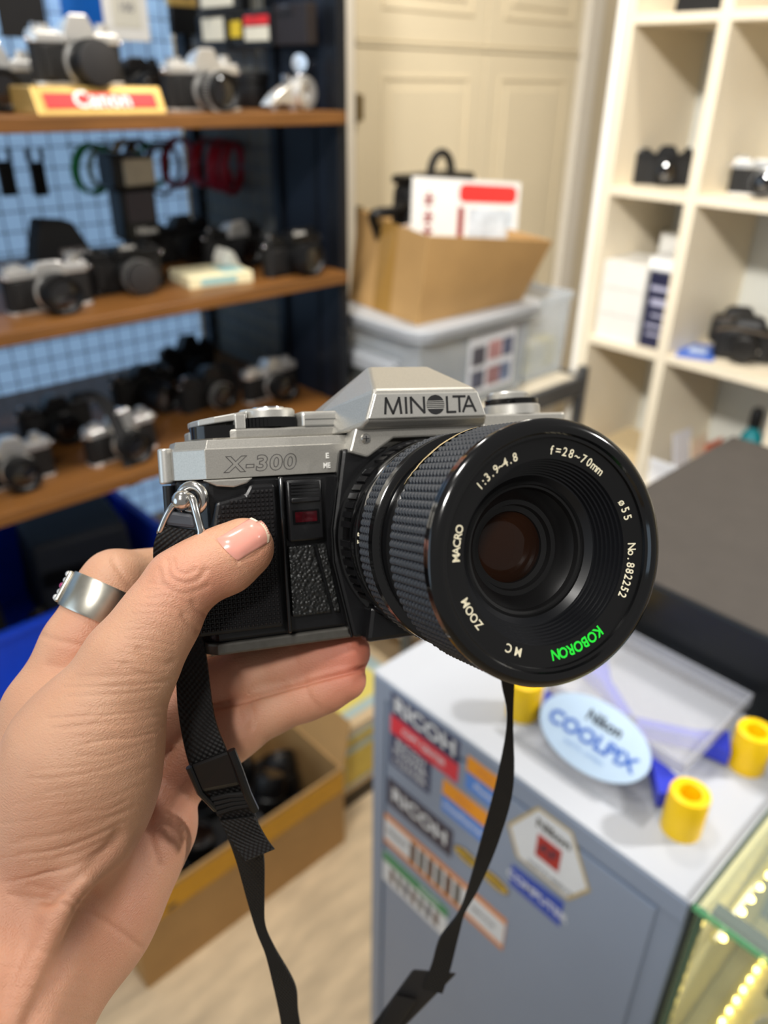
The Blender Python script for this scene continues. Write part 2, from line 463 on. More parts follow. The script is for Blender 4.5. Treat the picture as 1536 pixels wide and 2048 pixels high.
# hanging cards on the grid
M_BLUECARD = mat('blue_card', (10, 92, 176), 0.45, var=0.05)
def hang_card(name, label, px, py, w, h, m, Y=1.72, X=None, text=None, tm=None):
    p = on_y(px, py, Y) if X is None else on_x(px, py, X)
    t = thing(name, label, 'card' if 'card' in name else 'pack', (p.x, p.y, p.z))
    R = RZ(math.pi / 2) if X is not None else Matrix.Identity(4)
    if X is not None: R = RZ(-math.pi / 2)
    MB().box((0, 0, h / 2), (w, 0.006, h), R).build('card', m, t, smooth=0, bevel=0.001)
    MB().tube([(R @ Vector(q)) for q in ((0, -0.025, h - 0.008), (0, 0.0, h - 0.012), (0, 0.025, h - 0.010))], 0.002, 6).build('hook', M_WIRE, t)
    if text:
        for s_, dz, sz in text:
            MB().text(s_, sz, R @ T(0, -0.0036, h * dz) @ RX(math.pi / 2), 0.0003, 0.02).build('print', tm, t, smooth=0)
    return t
hang_card('hanging_card', 'plain black card hanging on the grid above the top shelf', 52, 76, 0.088, 0.16, M_BLACKM)
hang_card('hanging_card', 'bright blue card hanging on the grid beside the white one', 180, 78, 0.098, 0.16, M_BLUECARD)
hc = hang_card('hanging_card', 'white tag with grey printed lines hanging above the plinth camera', 258, 82, 0.092, 0.16, M_WHITE, Y=1.66)
MB().b((-0.030, -0.0042, 0.022), (0.030, -0.0032, 0.12)).build('print', mat('cream_print', (226, 222, 206), 0.6), hc, smooth=0)
MB().text('100', 0.022, T(0, -0.0046, 0.055) @ RX(math.pi / 2), 0.0003, 0.02).text('FILM', 0.014, T(0, -0.0046, 0.088) @ RX(math.pi / 2), 0.0003, 0.01).build('print', mat('grey_ink', (140, 138, 140), 0.6), hc, smooth=0)
# accessory packs on the side grid (black blister packs with coloured labels)
M_YEL = mat('yellow_print', (222, 190, 40), 0.45)
M_CREAM = mat('cream_print2', (225, 220, 200), 0.55)
def side_pack(label, px0, py0, px1, py1, X, body, lab, labm):
    a = on_x(px0, py1, X); b_ = on_x(px1, py1, X); c = on_x(px0, py0, X)
    w = abs(a.y - b_.y); h = c.z - a.z
    t = thing('accessory_pack', label, 'pack', (X, (a.y + b_.y) / 2, a.z), 0, 'accessory packs on the rack side')
    MB().b((-0.012, -w / 2, 0), (0.012, w / 2, h)).build('pack', body, t, smooth=0, bevel=0.002)
    for (u0, v0, u1, v1), lm in zip(lab, labm):
        MB().b((-0.0132, w / 2 - w * u1, h * v0), (-0.0118, w / 2 - w * u0, h * v1)).build('label_print', lm, t, smooth=0)
    MB().tube([(-0.03, 0, h - 0.006), (0.0, 0, h - 0.004), (0.02, 0, h - 0.006)], 0.002, 6).build('hook', M_WIRE, t)
    return t
side_pack('black pack with a yellow and white top label at the picture top', 405, -40, 492, 28, 0.985, M_BLACK, [(0.12, 0.15, 0.85, 0.6)], [M_CREAM])
side_pack('black pack with a worn white square label on the rack side', 408, 32, 466, 100, 0.99, M_BLACK, [(0.2, 0.25, 0.92, 0.9)], [M_CREAM])
side_pack('narrow black pack with a yellow label beside the red one', 468, 30, 498, 95, 0.995, M_BLACK, [(0.2, 0.3, 0.9, 0.8)], [M_YEL])
side_pack('black pack with red over white label on the rack side', 500, 22, 556, 96, 0.985, M_BLACK, [(0.05, 0.6, 0.9, 0.85), (0.05, 0.18, 0.9, 0.56)], [M_RED, M_CREAM])
side_pack('wide plain dark pack at the right end of the side packs', 560, 10, 625, 92, 0.99, mat('dark_brown_pack', (34, 27, 26), 0.5), [(0.1, 0.7, 0.6, 0.8)], [M_BLACKM])
gb = thing('accessory_pack', 'black hanging pack with gold header left of the side packs', 'pack', tuple(on_y(372, 70, 1.70)), 0, 'accessory packs on the rack side')
MB().b((-0.035, -0.008, 0), (0.035, 0.008, 0.05)).build('pack', M_BLACK, gb, bevel=0.002)
MB().b((-0.036, -0.009, 0.05), (0.03, 0.009, 0.072)).build('header', M_GOLD, gb, bevel=0.001)
MB().tube([(0, -0.02, 0.066), (0, 0.02, 0.066), (0, 0.055, 0.066)], 0.002, 6).build('hook', M_WIRE, gb)

# --- between top and middle shelf: clips, bands on hooks
def band(label, px, py, R, m, X=None, Y=1.69, wid=0.010, turn=0.0, tilt=0.12):
    p = on_y(px, py, Y) if X is None else on_x(px, py, X)
    t = thing('rubber_band', label, 'wristband', tuple(p), turn, 'rubber bands on hooks under the top shelf')
    o = MB()
    prof = [(R, -wid / 2), (R + 0.007, -wid / 2), (R + 0.007, wid / 2), (R, wid / 2), (R, -wid / 2)]
    o.lathe(prof, 40, T(0, 0, -R) @ RX(math.pi / 2) @ RX(tilt)).build('loop', m, t, bevel=0.0008)
    MB().tube([(0, -0.02, 0.006), (0, -0.018, -0.002), (0, 0.01, -0.001), (0, 0.062, 0.0)], 0.0022, 6).build('hook', M_BLACK, t)
    return t
def rubber(n, c): return mat('rubber_' + n, c, 0.5, var=0.1)
band('bright green rubber band, leftmost on the hooks', 178, 292, 0.043, rubber('green', (40, 160, 66)), turn=0.35, wid=0.02)
band('olive rubber band behind the bright green one', 202, 296, 0.036, rubber('olive', (128, 134, 58)), turn=0.35, Y=1.71)
band('yellow brown rubber band above the silver flash head', 246, 284, 0.034, rubber('ochre', (180, 136, 36)), turn=0.5, wid=0.014)
band('dark brown rubber band beside the ochre one', 272, 284, 0.036, rubber('brown', (84, 50, 34)), turn=0.45, wid=0.014)
band('grass green rubber band right of the brown one', 300, 290, 0.040, rubber('green2', (54, 160, 92)), turn=0.2, wid=0.010)
band('pale grey rubber band between green and red ones', 322, 292, 0.046, rubber('grey', (150, 140, 158)), turn=0.3, wid=0.008, Y=1.67)
band('dark red rubber band in front of the blue board', 352, 280, 0.046, rubber('red1', (176, 34, 48)), turn=0.4, wid=0.018)
band('red rubber band at the rack corner post', 408, 282, 0.044, rubber('red2', (196, 30, 48)), X=1.0, turn=0.5, wid=0.02)
band('crimson rubber band right of the corner post', 440, 284, 0.046, rubber('red3', (200, 40, 62)), X=1.0, turn=0.6, wid=0.026)
band('wine red rubber band, rightmost on the hooks', 462, 290, 0.046, rubber('red4', (176, 40, 58)), X=0.995, turn=0.6, wid=0.014)
for px, lab in ((20, 'black clip nearest the left picture edge on the grid'), (84, 'black clip right of its twin on the wire grid')):
    p = on_y(px, 392, 1.72)
    c = thing('hanging_clip', lab, 'clip', tuple(p), 0, 'black clips on the grid')
    MB().b((-0.015, -0.006, 0), (0.015, 0.006, 0.064)).build('body', M_BLACK, c, bevel=0.003)
    MB().b((-0.018, -0.004, 0.064), (-0.010, 0.004, 0.088)).b((0.010, -0.004, 0.064), (0.018, 0.004, 0.088)).build('fork', M_BLACK, c, bevel=0.001)
    MB().tube([(0, -0.012, 0.06), (0, 0.0, 0.058), (0, 0.04, 0.06)], 0.002, 6).build('hook', M_WIRE, c)

# --- middle shelf
slr('film_camera', 'chrome camera with black prism and black lens, leftmost on the middle shelf', 'camera', (0.470, 1.295, Z_MID), 0.0, 'chrome', 'chrome', 46, 30, False, G_MID, tall=0.86)
nk = thing('camera_case_top', 'black pouch with white lettering behind the leftmost middle shelf camera', 'pouch', rest_y(118, 512, 1.42, Z_MID), 0.0)
MB(0.001).prism([(-58, 0), (58, 0), (54, 60), (26, 112), (-30, 120), (-46, 70)], -24, 24, axis='y').build('body', M_BLACKM, nk, bevel=0.006)
MB(0.001).b((-6, -26, 52), (40, -23.5, 70)).build('badge', mat('grey_badge', (96, 90, 90), 0.4), nk, bevel=0.001)
MB(0.001).text('Nikon', 15, T(17, -26.5, 61) @ RX(math.pi / 2), 0.3, 0.03).build('lettering', M_WHITEINK, nk, smooth=0)
slr('film_camera', 'black camera with capped chrome-ring lens below the tall flash', 'camera', (0.622, 1.335, Z_MID), 0.0, 'black', 'black', 48, 28, True, G_MID, 'Nikon', ring='chrome', tall=0.88)
fl = thing('flash_unit', 'tall black flash with silver head standing over the middle shelf camera', 'flash', (0.722, 1.47, Z_MID), 0.0)
FM = M_BLACK
MB(0.001).b((-30, -16, 0), (30, 16, 10)).b((-22, -20, 10), (22, 22, 60)).build('foot', FM, fl, bevel=0.003)
MB(0.001).b((-36, -24, 60), (36, 30, 150)).build('body', FM, fl, bevel=0.005)
MB(0.001).prism([(-46, 150), (38, 150), (38, 205), (-46, 212)], -30, 34, axis='y').build('head', FM, fl, bevel=0.005)
MB(0.001).b((-26, -33, 156), (36, -29, 202)).build('reflector', mat('flash_reflector', (190, 182, 164), 0.3, metal=0.4, var=0.1), fl, bevel=0.002)
MB(0.001).b((-26, -25.5, 92), (30, -23.5, 145)).build('sensor_window', mat('dark_red_window', (40, 8, 12), 0.1, coat=1), fl)
MB(0.001).text('Nikon', 17, T(8, -25, 76) @ RX(math.pi / 2), 0.3, 0.03).build('lettering', M_WHITEINK, fl, smooth=0)
slr('film_camera', 'black camera with short lens behind the cream carton on the middle shelf', 'camera', (0.828, 1.50, Z_MID), 0.05, 'black', 'black', 46, 31, False, G_MID)
cb = thing('paper_carton', 'flat cream carton lying between cameras on the middle shelf', 'carton', (0.775, 1.30, Z_MID), -0.15)
MB(0.001).b((-62, -45, 0), (62, 50, 20)).build('box', mat('cream_carton', (236, 226, 186), 0.6, var=0.05), cb, smooth=0, bevel=0.001)
MB(0.001).b((-40, -46, 4), (30, -44.8, 16)).b((10, -35, 20), (52, 30, 20.6)).build('print', mat('pale_teal_print', (150, 190, 190), 0.6), cb, smooth=0)
pp = MB(0.001).prism([(-20, 0), (25, 0), (20, 8), (2, 42), (-12, 50), (-22, 30)], -20, 20, axis='y').build('crumpled_paper', mat('white_tissue', (228, 226, 216), 0.8, var=0.06, bump=0.5, bscale=120), smooth=0, bevel=0.003, loc=(0.835, 1.335, Z_MID))
tag(pp, 'crumpled white paper leaning by the black cameras on the middle shelf', 'paper')
slr('film_camera', 'black camera with silver top dials right of the cream carton', 'camera', (0.890, 1.40, Z_MID), 0.08, 'black', 'chrome', 40, 27, False, G_MID, tall=0.95)
slr('film_camera', 'black camera with bright name plate at the right end of the middle shelf', 'camera', (0.935, 1.265, Z_MID), 0.1, 'black', 'black', 46, 28, False, G_MID, 'Canon', tall=0.92)

# --- bottom shelf
slr('film_camera', 'chrome camera with white prism, leftmost on the bottom shelf', 'camera', (0.355, 1.30, Z_LOW), 0.0, 'chrome', 'chrome', 40, 28, False, G_LOW)
slr('film_camera', 'black camera with looped neck strap on the bottom shelf', 'camera', (0.490, 1.44, Z_LOW), 0.0, 'black', 'black', 40, 28, False, G_LOW)
slr('film_camera', 'black camera with bright silver prism in the middle of the bottom shelf', 'camera', (0.545, 1.285, Z_LOW), 0.08, 'chrome', 'chrome', 44, 29, False, G_LOW, tall=1.05)
slr('film_camera', 'black camera with long lens behind the silver-prism one on the bottom shelf', 'camera', (0.700, 1.50, Z_LOW), 0.1, 'black', 'black', 75, 30, False, G_LOW)
slr('film_camera', 'dark camera with chrome lens ring in the bottom shelf right group', 'camera', (0.800, 1.40, Z_LOW), 0.1, 'black', 'black', 40, 27, False, G_LOW, ring='chrome')
slr('film_camera', 'silver-topped camera at the right end of the bottom shelf', 'camera', (0.930, 1.36, Z_LOW), 0.05, 'chrome', 'chrome', 44, 28, False, G_LOW)
slr('film_camera', 'tall black camera at the back of the bottom shelf right group', 'camera', (0.87, 1.60, Z_LOW), 0.0, 'black', 'black', 40, 28, False, G_LOW, tall=1.1)
stp = []
for k in range(25):
    a = k / 24.0
    stp.append((0.455 + 0.07 * a + 0.03 * math.sin(3 * a), 1.34 - 0.12 * a, Z_LOW + 0.10 + 0.05 * math.sin(math.pi * a * 0.9) - 0.15 * a * a))
sv = MB()
vs = []; fs = []
for i, p in enumerate(stp):
    for q in ((-0.011, 0.0), (0.011, 0.004)):
        vs.append((p[0] + q[0], p[1], p[2] + q[1])); vs.append((p[0] + q[0], p[1] - 0.002, p[2] + q[1]))
for i in range(len(stp) - 1):
    a = i * 4; b_ = a + 4
    fs += [(a, a + 2, b_ + 2, b_), (a + 1, b_ + 1, b_ + 3, a + 3), (a, b_, b_ + 1, a + 1), (a + 2, a + 3, b_ + 3, b_ + 2)]
tag(sv.add(vs, fs).build('neck_strap', M_BLACKM), 'black neck strap hanging over the front edge of the bottom shelf', 'strap')
# ------------------------------------------------------------------ blue crate of gear under the bottom shelf
M_BLUEPL = mat('blue_plastic', (22, 72, 224), 0.3, var=0.05)
def crate(t, w, d, h, m, th=0.004, rim=0.014, flare=0.02):
    o = MB()
    a = [(-w / 2, -d / 2), (w / 2, -d / 2), (w / 2, d / 2), (-w / 2, d / 2)]
    b_ = [(x * (1 - flare * 2), y * (1 - flare * 2)) for x, y in a]
    ai = [(x - math.copysign(th, x), y - math.copysign(th, y)) for x, y in a]
    bi = [(x - math.copysign(th, x), y - math.copysign(th, y)) for x, y in b_]
    vs = [(x, y, 0) for x, y in b_] + [(x, y, h) for x, y in a] + [(x, y, h) for x, y in ai] + [(x, y, th) for x, y in bi]
    fs = [(3, 2, 1, 0), (12, 13, 14, 15)]
    for i in range(4):
        j = (i + 1) % 4
        fs += [(i, j, 4 + j, 4 + i), (4 + i, 4 + j, 8 + j, 8 + i), (8 + i, 8 + j, 12 + j, 12 + i)]
    o.add(vs, fs).build('tub', m, t, smooth=0)
    r = MB()
    r.b((-w / 2 - rim, -d / 2 - rim, h - 0.012), (w / 2 + rim, -d / 2, h + 0.004)); r.b((-w / 2 - rim, d / 2, h - 0.012), (w / 2 + rim, d / 2 + rim, h + 0.004))
    r.b((-w / 2 - rim, -d / 2, h - 0.012), (-w / 2, d / 2, h + 0.004)); r.b((w / 2, -d / 2, h - 0.012), (w / 2 + rim, d / 2, h + 0.004))
    r.build('rim', m, t, smooth=0, bevel=0.002)
bc = thing('plastic_crate', 'blue plastic crate of dark camera gear under the bottom shelf', 'crate', (0.27, 1.50, 0.42))
crate(bc, 0.80, 0.40, 0.19, M_BLUEPL)
st = thing('crate_stand', 'low dark stand carrying the blue crate below the rack', 'stand', (0.27, 1.50, 0.0))
MB().b((-0.43, -0.22, 0.40), (0.43, 0.22, 0.419)).build('top', M_DARKMETAL, st, smooth=0)
for sx in (-0.40, 0.40):
    for sy in (-0.19, 0.19):
        MB().b((sx - 0.012, sy - 0.012, 0), (sx + 0.012, sy + 0.012, 0.40)).build('leg', M_DARKMETAL, st, smooth=0)
rnd = random.Random(5)
def gear_lens(label, loc, rz, tiltx, r, h, group, m=None):
    t = thing('loose_lens', label, 'lens', loc, rz, group)
    t.rotation_euler = (tiltx, 0, rz)
    MB().lathe([(r * 0.9, 0), (r, 0.006), (r, h * 0.4), (r * 0.93, h * 0.43), (r * 0.93, h * 0.5), (r, h * 0.53), (r, h * 0.95), (r * 0.94, h), (r * 0.86, h), (r * 0.82, h - 0.006)], 28, None, True).build('barrel', m or M_BLACK, t)
    MB().lathe([(0.0001, h - 0.004), (r * 0.5, h - 0.0045), (r * 0.83, h - 0.006)], 28).build('glass', M_GLASS, t)
    return t
GCR = 'gear in the blue crate'
def gear_box(label, loc, rz, dims, m, group, tilt=0.0):
    t = thing('gear_pouch', label, 'pouch', loc, rz, group); t.rotation_euler = (tilt, 0, rz)
    w, d, h = dims
    MB().box((0, 0, h / 2), dims, taper=(0.9, 0.9)).build('pouch', m, t, bevel=0.012, seg=3)
    MB().b((-w * 0.4, -d / 2 - 0.002, h * 0.55), (w * 0.4, -d / 2 + 0.004, h * 0.72)).build('flap_band', M_BLACK, t, bevel=0.001)
    return t
zc = 0.428
gear_box('large black pouch at the back of the blue crate, left side', (0.16, 1.59, zc), 0.1, (0.34, 0.17, 0.235), M_BLACKM, GCR)
gear_box('dark blue-grey pouch at the right end of the blue crate', (0.52, 1.57, zc), -0.15, (0.22, 0.20, 0.215), mat('slate_fabric', (26, 30, 38), 0.7, var=0.1), GCR)
gear_box('small grey pouch at the front left of the blue crate', (0.20, 1.385, zc), 0.3, (0.12, 0.10, 0.14), mat('grey_fabric', (92, 92, 96), 0.7, var=0.15), GCR)
gear_lens('dark lens lying in the front of the blue crate', (0.36, 1.42, zc + 0.05), 0.4, 0.5, 0.032, 0.075, GCR)
gear_lens('silver-grey lens beside the yellow cap in the blue crate', (0.30, 1.37, zc + 0.06), 0.9, 0.3, 0.028, 0.06, GCR, M_SATIN)
gear_lens('black lens near the right rim of the blue crate', (0.45, 1.38, zc + 0.06), -0.3, 0.6, 0.03, 0.07, GCR)
yc = thing('film_canister', 'yellow-green film canister lying among gear in the blue crate', 'canister', tuple(on_z(75, 1150, zc + 0.10)))
MB().cyl((0, 0, 0), (0, 0, 0.02), 0.0125, n=20).build('can', mat('lime_print', (168, 178, 40), 0.4), yc)
MB().cyl((0, 0, 0.02), (0, 0, 0.028), 0.014, n=20).build('cap', M_BLACK, yc)

# ------------------------------------------------------------------ cart, storage bins and carton by the doors
M_CLEAR = mat('clear_storage_plastic', (214, 222, 230), 0.18, alpha=0.42, var=0.03)
M_GREYLID = mat('grey_lid_plastic', (178, 182, 188), 0.35, var=0.03)
M_CARD = mat('brown_cardboard', (192, 152, 98), 0.75, var=0.07, vscale=14, bump=0.1, bscale=300)
M_CARDIN = mat('cardboard_inside', (168, 132, 84), 0.8, var=0.06)
cart = thing('utility_cart', 'pale topped utility cart with dark metal frame by the cream doors', 'cart', (1.42, 1.33, 0.0))
MB().b((-0.34, -0.27, 0.826), (0.255, 0.27, 0.84)).build('top', mat('cart_top', (214, 204, 184), 0.45, var=0.05), cart, smooth=0)
fr = MB().b((-0.35, -0.285, 0.80), (0.27, -0.27, 0.845)).b((-0.35, 0.27, 0.80), (0.27, 0.285, 0.845)).b((-0.355, -0.27, 0.80), (-0.34, 0.27, 0.845)).b((0.255, -0.27, 0.80), (0.27, 0.27, 0.845))
fr.build('frame', mat('grey_cart_metal', (96, 98, 102), 0.35, metal=0.6), cart, smooth=0)
for sx in (-0.345, 0.263):
    for sy in (-0.275, 0.275):
        MB().b((sx - 0.011, sy - 0.011, 0.0), (sx + 0.011, sy + 0.011, 0.87)).build('leg', MATS['grey_cart_metal'], cart, smooth=0, bevel=0.002)
MB().b((-0.34, -0.27, 0.30), (0.255, 0.27, 0.315)).build('lower_shelf', MATS['cart_top'], cart, smooth=0)

sb = thing('storage_bin', 'clear storage bin with grey lid under the brown carton', 'storage bin', (1.31, 1.235, 0.845))
crate(sb, 0.37, 0.28, 0.185, M_CLEAR, flare=0.03, rim=0.006)
def rrect(w, d, r, n=6):
    out = []
    for cx, cy, a0 in ((w / 2 - r, d / 2 - r, 0), (-w / 2 + r, d / 2 - r, 90), (-w / 2 + r, -d / 2 + r, 180), (w / 2 - r, -d / 2 + r, 270)):
        for k in range(n + 1):
            a = math.radians(a0 + 90 * k / n); out.append((cx + r * math.cos(a), cy + r * math.sin(a)))
    return out
MB().prism(rrect(0.42, 0.33, 0.05), 0.185, 0.197).prism(rrect(0.43, 0.34, 0.055), 0.197, 0.214).build('lid', M_GREYLID, sb, smooth=30, bevel=0.004)
MB().b((-0.225, -0.09, 0.10), (-0.185, 0.09, 0.135)).build('handle', M_GREYLID, sb, bevel=0.006)
MB().b((-0.212, -0.075, 0.065), (-0.186, 0.075, 0.10)).build('handle_recess', mat('dark_grey_plastic', (84, 88, 86), 0.5), sb, bevel=0.004)
lb = MB().b((-0.03, -0.1415, 0.03), (0.13, -0.139, 0.165)).build('paper_sheet', mat('white_sheet', (232, 234, 240), 0.6), sb, smooth=0)
pr_ = [(-0.02, 0.03, 0.05, (96, 98, 116)), (0.035, 0.03, 0.05, (170, 128, 130)), (0.082, 0.03, 0.04, (120, 134, 164)), (-0.02, 0.085, 0.05, (90, 88, 98)), (0.035, 0.09, 0.05, (200, 150, 150)), (0.085, 0.09, 0.04, (98, 104, 130))]
for i, (xx, zz, ww, cc) in enumerate(pr_):
    MB().b((xx, -0.1425, 0.012 + zz), (xx + ww * 0.9, -0.1415, 0.055 + zz)).build('photo_print', mat('photo_print_%d' % i, cc, 0.5, var=0.4, vscale=60), lb, smooth=0)

# brown carton, its upper edges a little flared, with bag and leaflets inside
zb = 1.0595
bot = [(1.136, 1.116), (1.470, 1.110), (1.475, 1.362), (1.165, 1.366)]
topc = [on_z(858, 472, 1.238), on_z(1106, 482, 1.205), None, on_z(716, 420, 1.238)]
topv = [(topc[0].x, topc[0].y, 1.238), (topc[1].x, topc[1].y, 1.205), (1.52, 1.40, 1.215), (topc[3].x, topc[3].y, 1.238)]
cx, cy = 1.31, 1.24
cn = thing('cardboard_carton', 'open brown carton holding a black bag and leaflets on the grey lid', 'carton', (cx, cy, zb))
def wall_quad(a, b_, c, d, th, m, name, parent, n=8):
    """A board spanned between four corners (a,b bottom; c,d top), softly warped, with thickness inward."""
    a, b_, c, d = map(Vector, (a, b_, c, d))
    nn = (b_ - a).cross(d - a).normalized() * -th
    P = [(a.lerp(b_, i / n)).lerp(d.lerp(c, i / n), j / n) for j in range(n + 1) for i in range(n + 1)]
    g_ = n + 1; N = len(P)
    vs = P + [p + nn for p in P]; fs = []
    for j in range(n):
        for i in range(n):
            q = (j * g_ + i, j * g_ + i + 1, (j + 1) * g_ + i + 1, (j + 1) * g_ + i)
            fs.append(q); fs.append(tuple(N + k for k in reversed(q)))
    rim_ = [i for i in range(g_)] + [j * g_ + n for j in range(1, g_)] + [n * g_ + i for i in range(n - 1, -1, -1)] + [j * g_ for j in range(n - 1, 0, -1)]
    for k in range(len(rim_)):
        p, q = rim_[k], rim_[(k + 1) % len(rim_)]
        fs.append((q, p, N + p, N + q))
    return MB().add(vs, fs).build(name, m, parent, smooth=40)
lo = [(x - cx, y - cy, 0) for x, y in bot]; hi = [(x - cx, y - cy, z - zb) for x, y, z in topv]
for i in range(4):
    j = (i + 1) % 4
    wall_quad(lo[i], lo[j], hi[j], hi[i], 0.004, M_CARD, 'side', cn)
MB().add([lo[0], lo[1], lo[2], lo[3], *[(p[0], p[1], 0.004) for p in lo]], [(3, 2, 1, 0), (4, 5, 6, 7)]).build('bottom', M_CARD, cn, smooth=0)
MB().add([Vector(lo[0]).lerp(Vector(lo[3]), 0.62) + Vector((-0.0015, 0, 0)), Vector(lo[0]).lerp(Vector(lo[3]), 0.38) + Vector((-0.0015, 0, 0)),
          Vector(hi[0]).lerp(Vector(hi[3]), 0.38) + Vector((-0.0015, 0, 0)), Vector(hi[0]).lerp(Vector(hi[3]), 0.62) + Vector((-0.0015, 0, 0))], [(0, 1, 2, 3)]).build('packing_tape', mat('clear_tan_tape', (172, 132, 70), 0.12, var=0.05), cn, smooth=0)
bg = thing('camera_bag', 'black camera bag with top handle rising from the carton', 'bag', (1.37, 1.32, zb + 0.006), 0.05)
MB().box((0, 0, 0.12), (0.22, 0.085, 0.24), taper=(0.85, 0.8)).build('body', M_BLACKM, bg, bevel=0.02, seg=3)
MB().box((0, -0.01, 0.245), (0.19, 0.09, 0.02)).build('flap', M_BLACK, bg, bevel=0.008)
hb = [(0.035 + 0.036 * math.cos(a), 0, 0.25 + 0.045 * math.sin(a)) for a in np.linspace(math.pi, 0, 14)]
MB().tube(hb, 0.009, 8).build('handle', M_BLACKM, bg)
sp = smooth_path([(-0.10, -0.02, 0.20), (-0.15, -0.03, 0.19), (-0.19, -0.01, 0.185), (-0.17, 0.0, 0.15), (-0.14, 0.0, 0.10)], 6)
MB().tube([tuple(p) for p in sp], 0.011, 8).build('shoulder_strap', M_BLACK, bg)
M_LEAF = mat('leaflet_paper', (244, 243, 240), 0.5)
M_REDP = mat('bright_red_print', (232, 58, 56), 0.45)
a0 = on_y(868, 448, 1.19); 
lf = thing('sale_leaflet', 'white leaflet with red bar and dark red characters in the carton', 'leaflet', (1.33, 1.185, zb + 0.055), -0.10)
lf.rotation_euler = (math.radians(-6), math.radians(5), -0.16)
MB().b((-0.135, -0.0015, 0.0), (0.165, 0.0015, 0.205)).build('sheet', M_LEAF, lf, smooth=0)
MB().prism(rrect(0.165, 0.036, 0.014), 0.0016, 0.0024, T(0.072, 0, 0.178) @ RX(math.pi / 2)).build('red_bar', M_REDP, lf, smooth=0)
for i, (xx, zz) in enumerate(((-0.092, 0.165), (-0.092, 0.130), (-0.092, 0.10))):
    MB().b((xx - 0.012, -0.0026, zz - 0.003), (xx + 0.012, -0.0016, zz + 0.003)).b((xx - 0.003, -0.0026, zz - 0.012), (xx + 0.003, -0.0016, zz + 0.012)).b((xx - 0.012, -0.0026, zz - 0.013), (xx + 0.010, -0.0016, zz - 0.009)).build('character', mat('dark_red_print', (150, 30, 36), 0.5), lf, smooth=0)
MB().b((-0.012, -0.0026, 0.06), (0.004, -0.0016, 0.15)).build('red_stripe', MATS['dark_red_print'], lf, smooth=0)
MB().b((0.018, -0.0024, 0.05), (0.15, -0.0016, 0.148)).build('picture', mat('pale_blue_picture', (214, 224, 234), 0.5, var=0.25, vscale=50), lf, smooth=0)
lf2 = MB().b((-0.06, -0.0012, 0), (0.06, 0.0012, 0.20)).build('folded_leaflet', M_LEAF, loc=(1.44, 1.215, zb + 0.03), rot=(-0.1, 0.2, -0.1), smooth=0)
tag(lf2, 'plain white leaflet tucked behind the red-barred one', 'leaflet')
lf3 = MB().b((-0.05, -0.0012, 0), (0.05, 0.0012, 0.17)).build('folded_leaflet', mat('pinkish_paper', (226, 204, 190), 0.6), loc=(1.26, 1.22, zb + 0.012), rot=(-0.08, -0.1, 0.1), smooth=0)
tag(lf3, 'pinkish paper between the black bag and the white leaflet', 'leaflet')
# second bin with yellow packets
b2 = thing('storage_bin', 'small clear bin of yellow packets right of the lidded bin', 'storage bin', (1.600, 1.20, 0.845))
crate(b2, 0.16, 0.17, 0.20, M_CLEAR, flare=0.03, rim=0.004)
rnd = random.Random(3)
for i, cc in enumerate(((236, 226, 150), (240, 236, 206), (228, 214, 120), (200, 190, 120), (214, 80, 50), (222, 216, 180))):
    o = MB().box((0, 0, 0.035), (0.055, 0.05, 0.07)).build('paper_packet', mat('packet_%d' % i, cc, 0.5, var=0.1), loc=(1.550 + 0.05 * (i % 3), 1.165 + 0.07 * (i // 3), 0.852 + (0.03 if i == 4 else 0.0) + 0.002 * i), rot=(0, 0, 0.0), smooth=0, bevel=0.002)
    tag(o, ['pale yellow packet in the small clear bin', 'cream packet in the middle of the small bin', 'deep yellow packet at the right of the small bin', 'olive packet at the back of the small bin', 'orange red packet standing in the small bin', 'off-white packet at the back right of the small bin'][i], 'packet', 'packets in the small clear bin')

# ------------------------------------------------------------------ white cube shelving on the right
M_SHELFW = mat('white_shelf_laminate', (240, 228, 204), 0.35, var=0.03, vscale=5)
M_SHELFB = mat('shelf_back_panel', (222, 222, 214), 0.5, var=0.02)
sh = thing('cube_shelving', 'tall white cube shelving unit on the right with goods in its cells', 'shelving', (1.87, 0.3, 0.0))
RS = T(-1.87, -0.3, 0)
XF, XB = 1.70, 2.03
ys = [1.075, 0.862, 0.575, 0.29, 0.0, -0.3]
for i, yv in enumerate(ys):
    MB().b((XF, yv - 0.013, 0), (XB, yv + 0.013, 2.35), RS).build('upright', M_SHELFW, sh, smooth=0, bevel=0.0015)
zs = [0.06, 0.255, 0.600, 0.944, 1.293, 1.628, 1.975, 2.32]
for z in zs:
    for i in range(len(ys) - 1):
        MB().b((XF + 0.001, ys[i + 1] + 0.013, z - 0.018), (XB, ys[i] - 0.013, z), RS).build('shelf', M_SHELFW, sh, smooth=0, bevel=0.001)
MB().b((XB, -0.31, 0), (XB + 0.006, 1.073, 2.35), RS).build('back_panel', M_SHELFB, sh, smooth=0)
MB().b((XF - 0.004, 1.0885, 0), (XF + 0.05, 1.104, 2.40), RS).build('end_strip', mat('gloss_white_strip', (252, 249, 242), 0.2), sh, smooth=0, bevel=0.004)
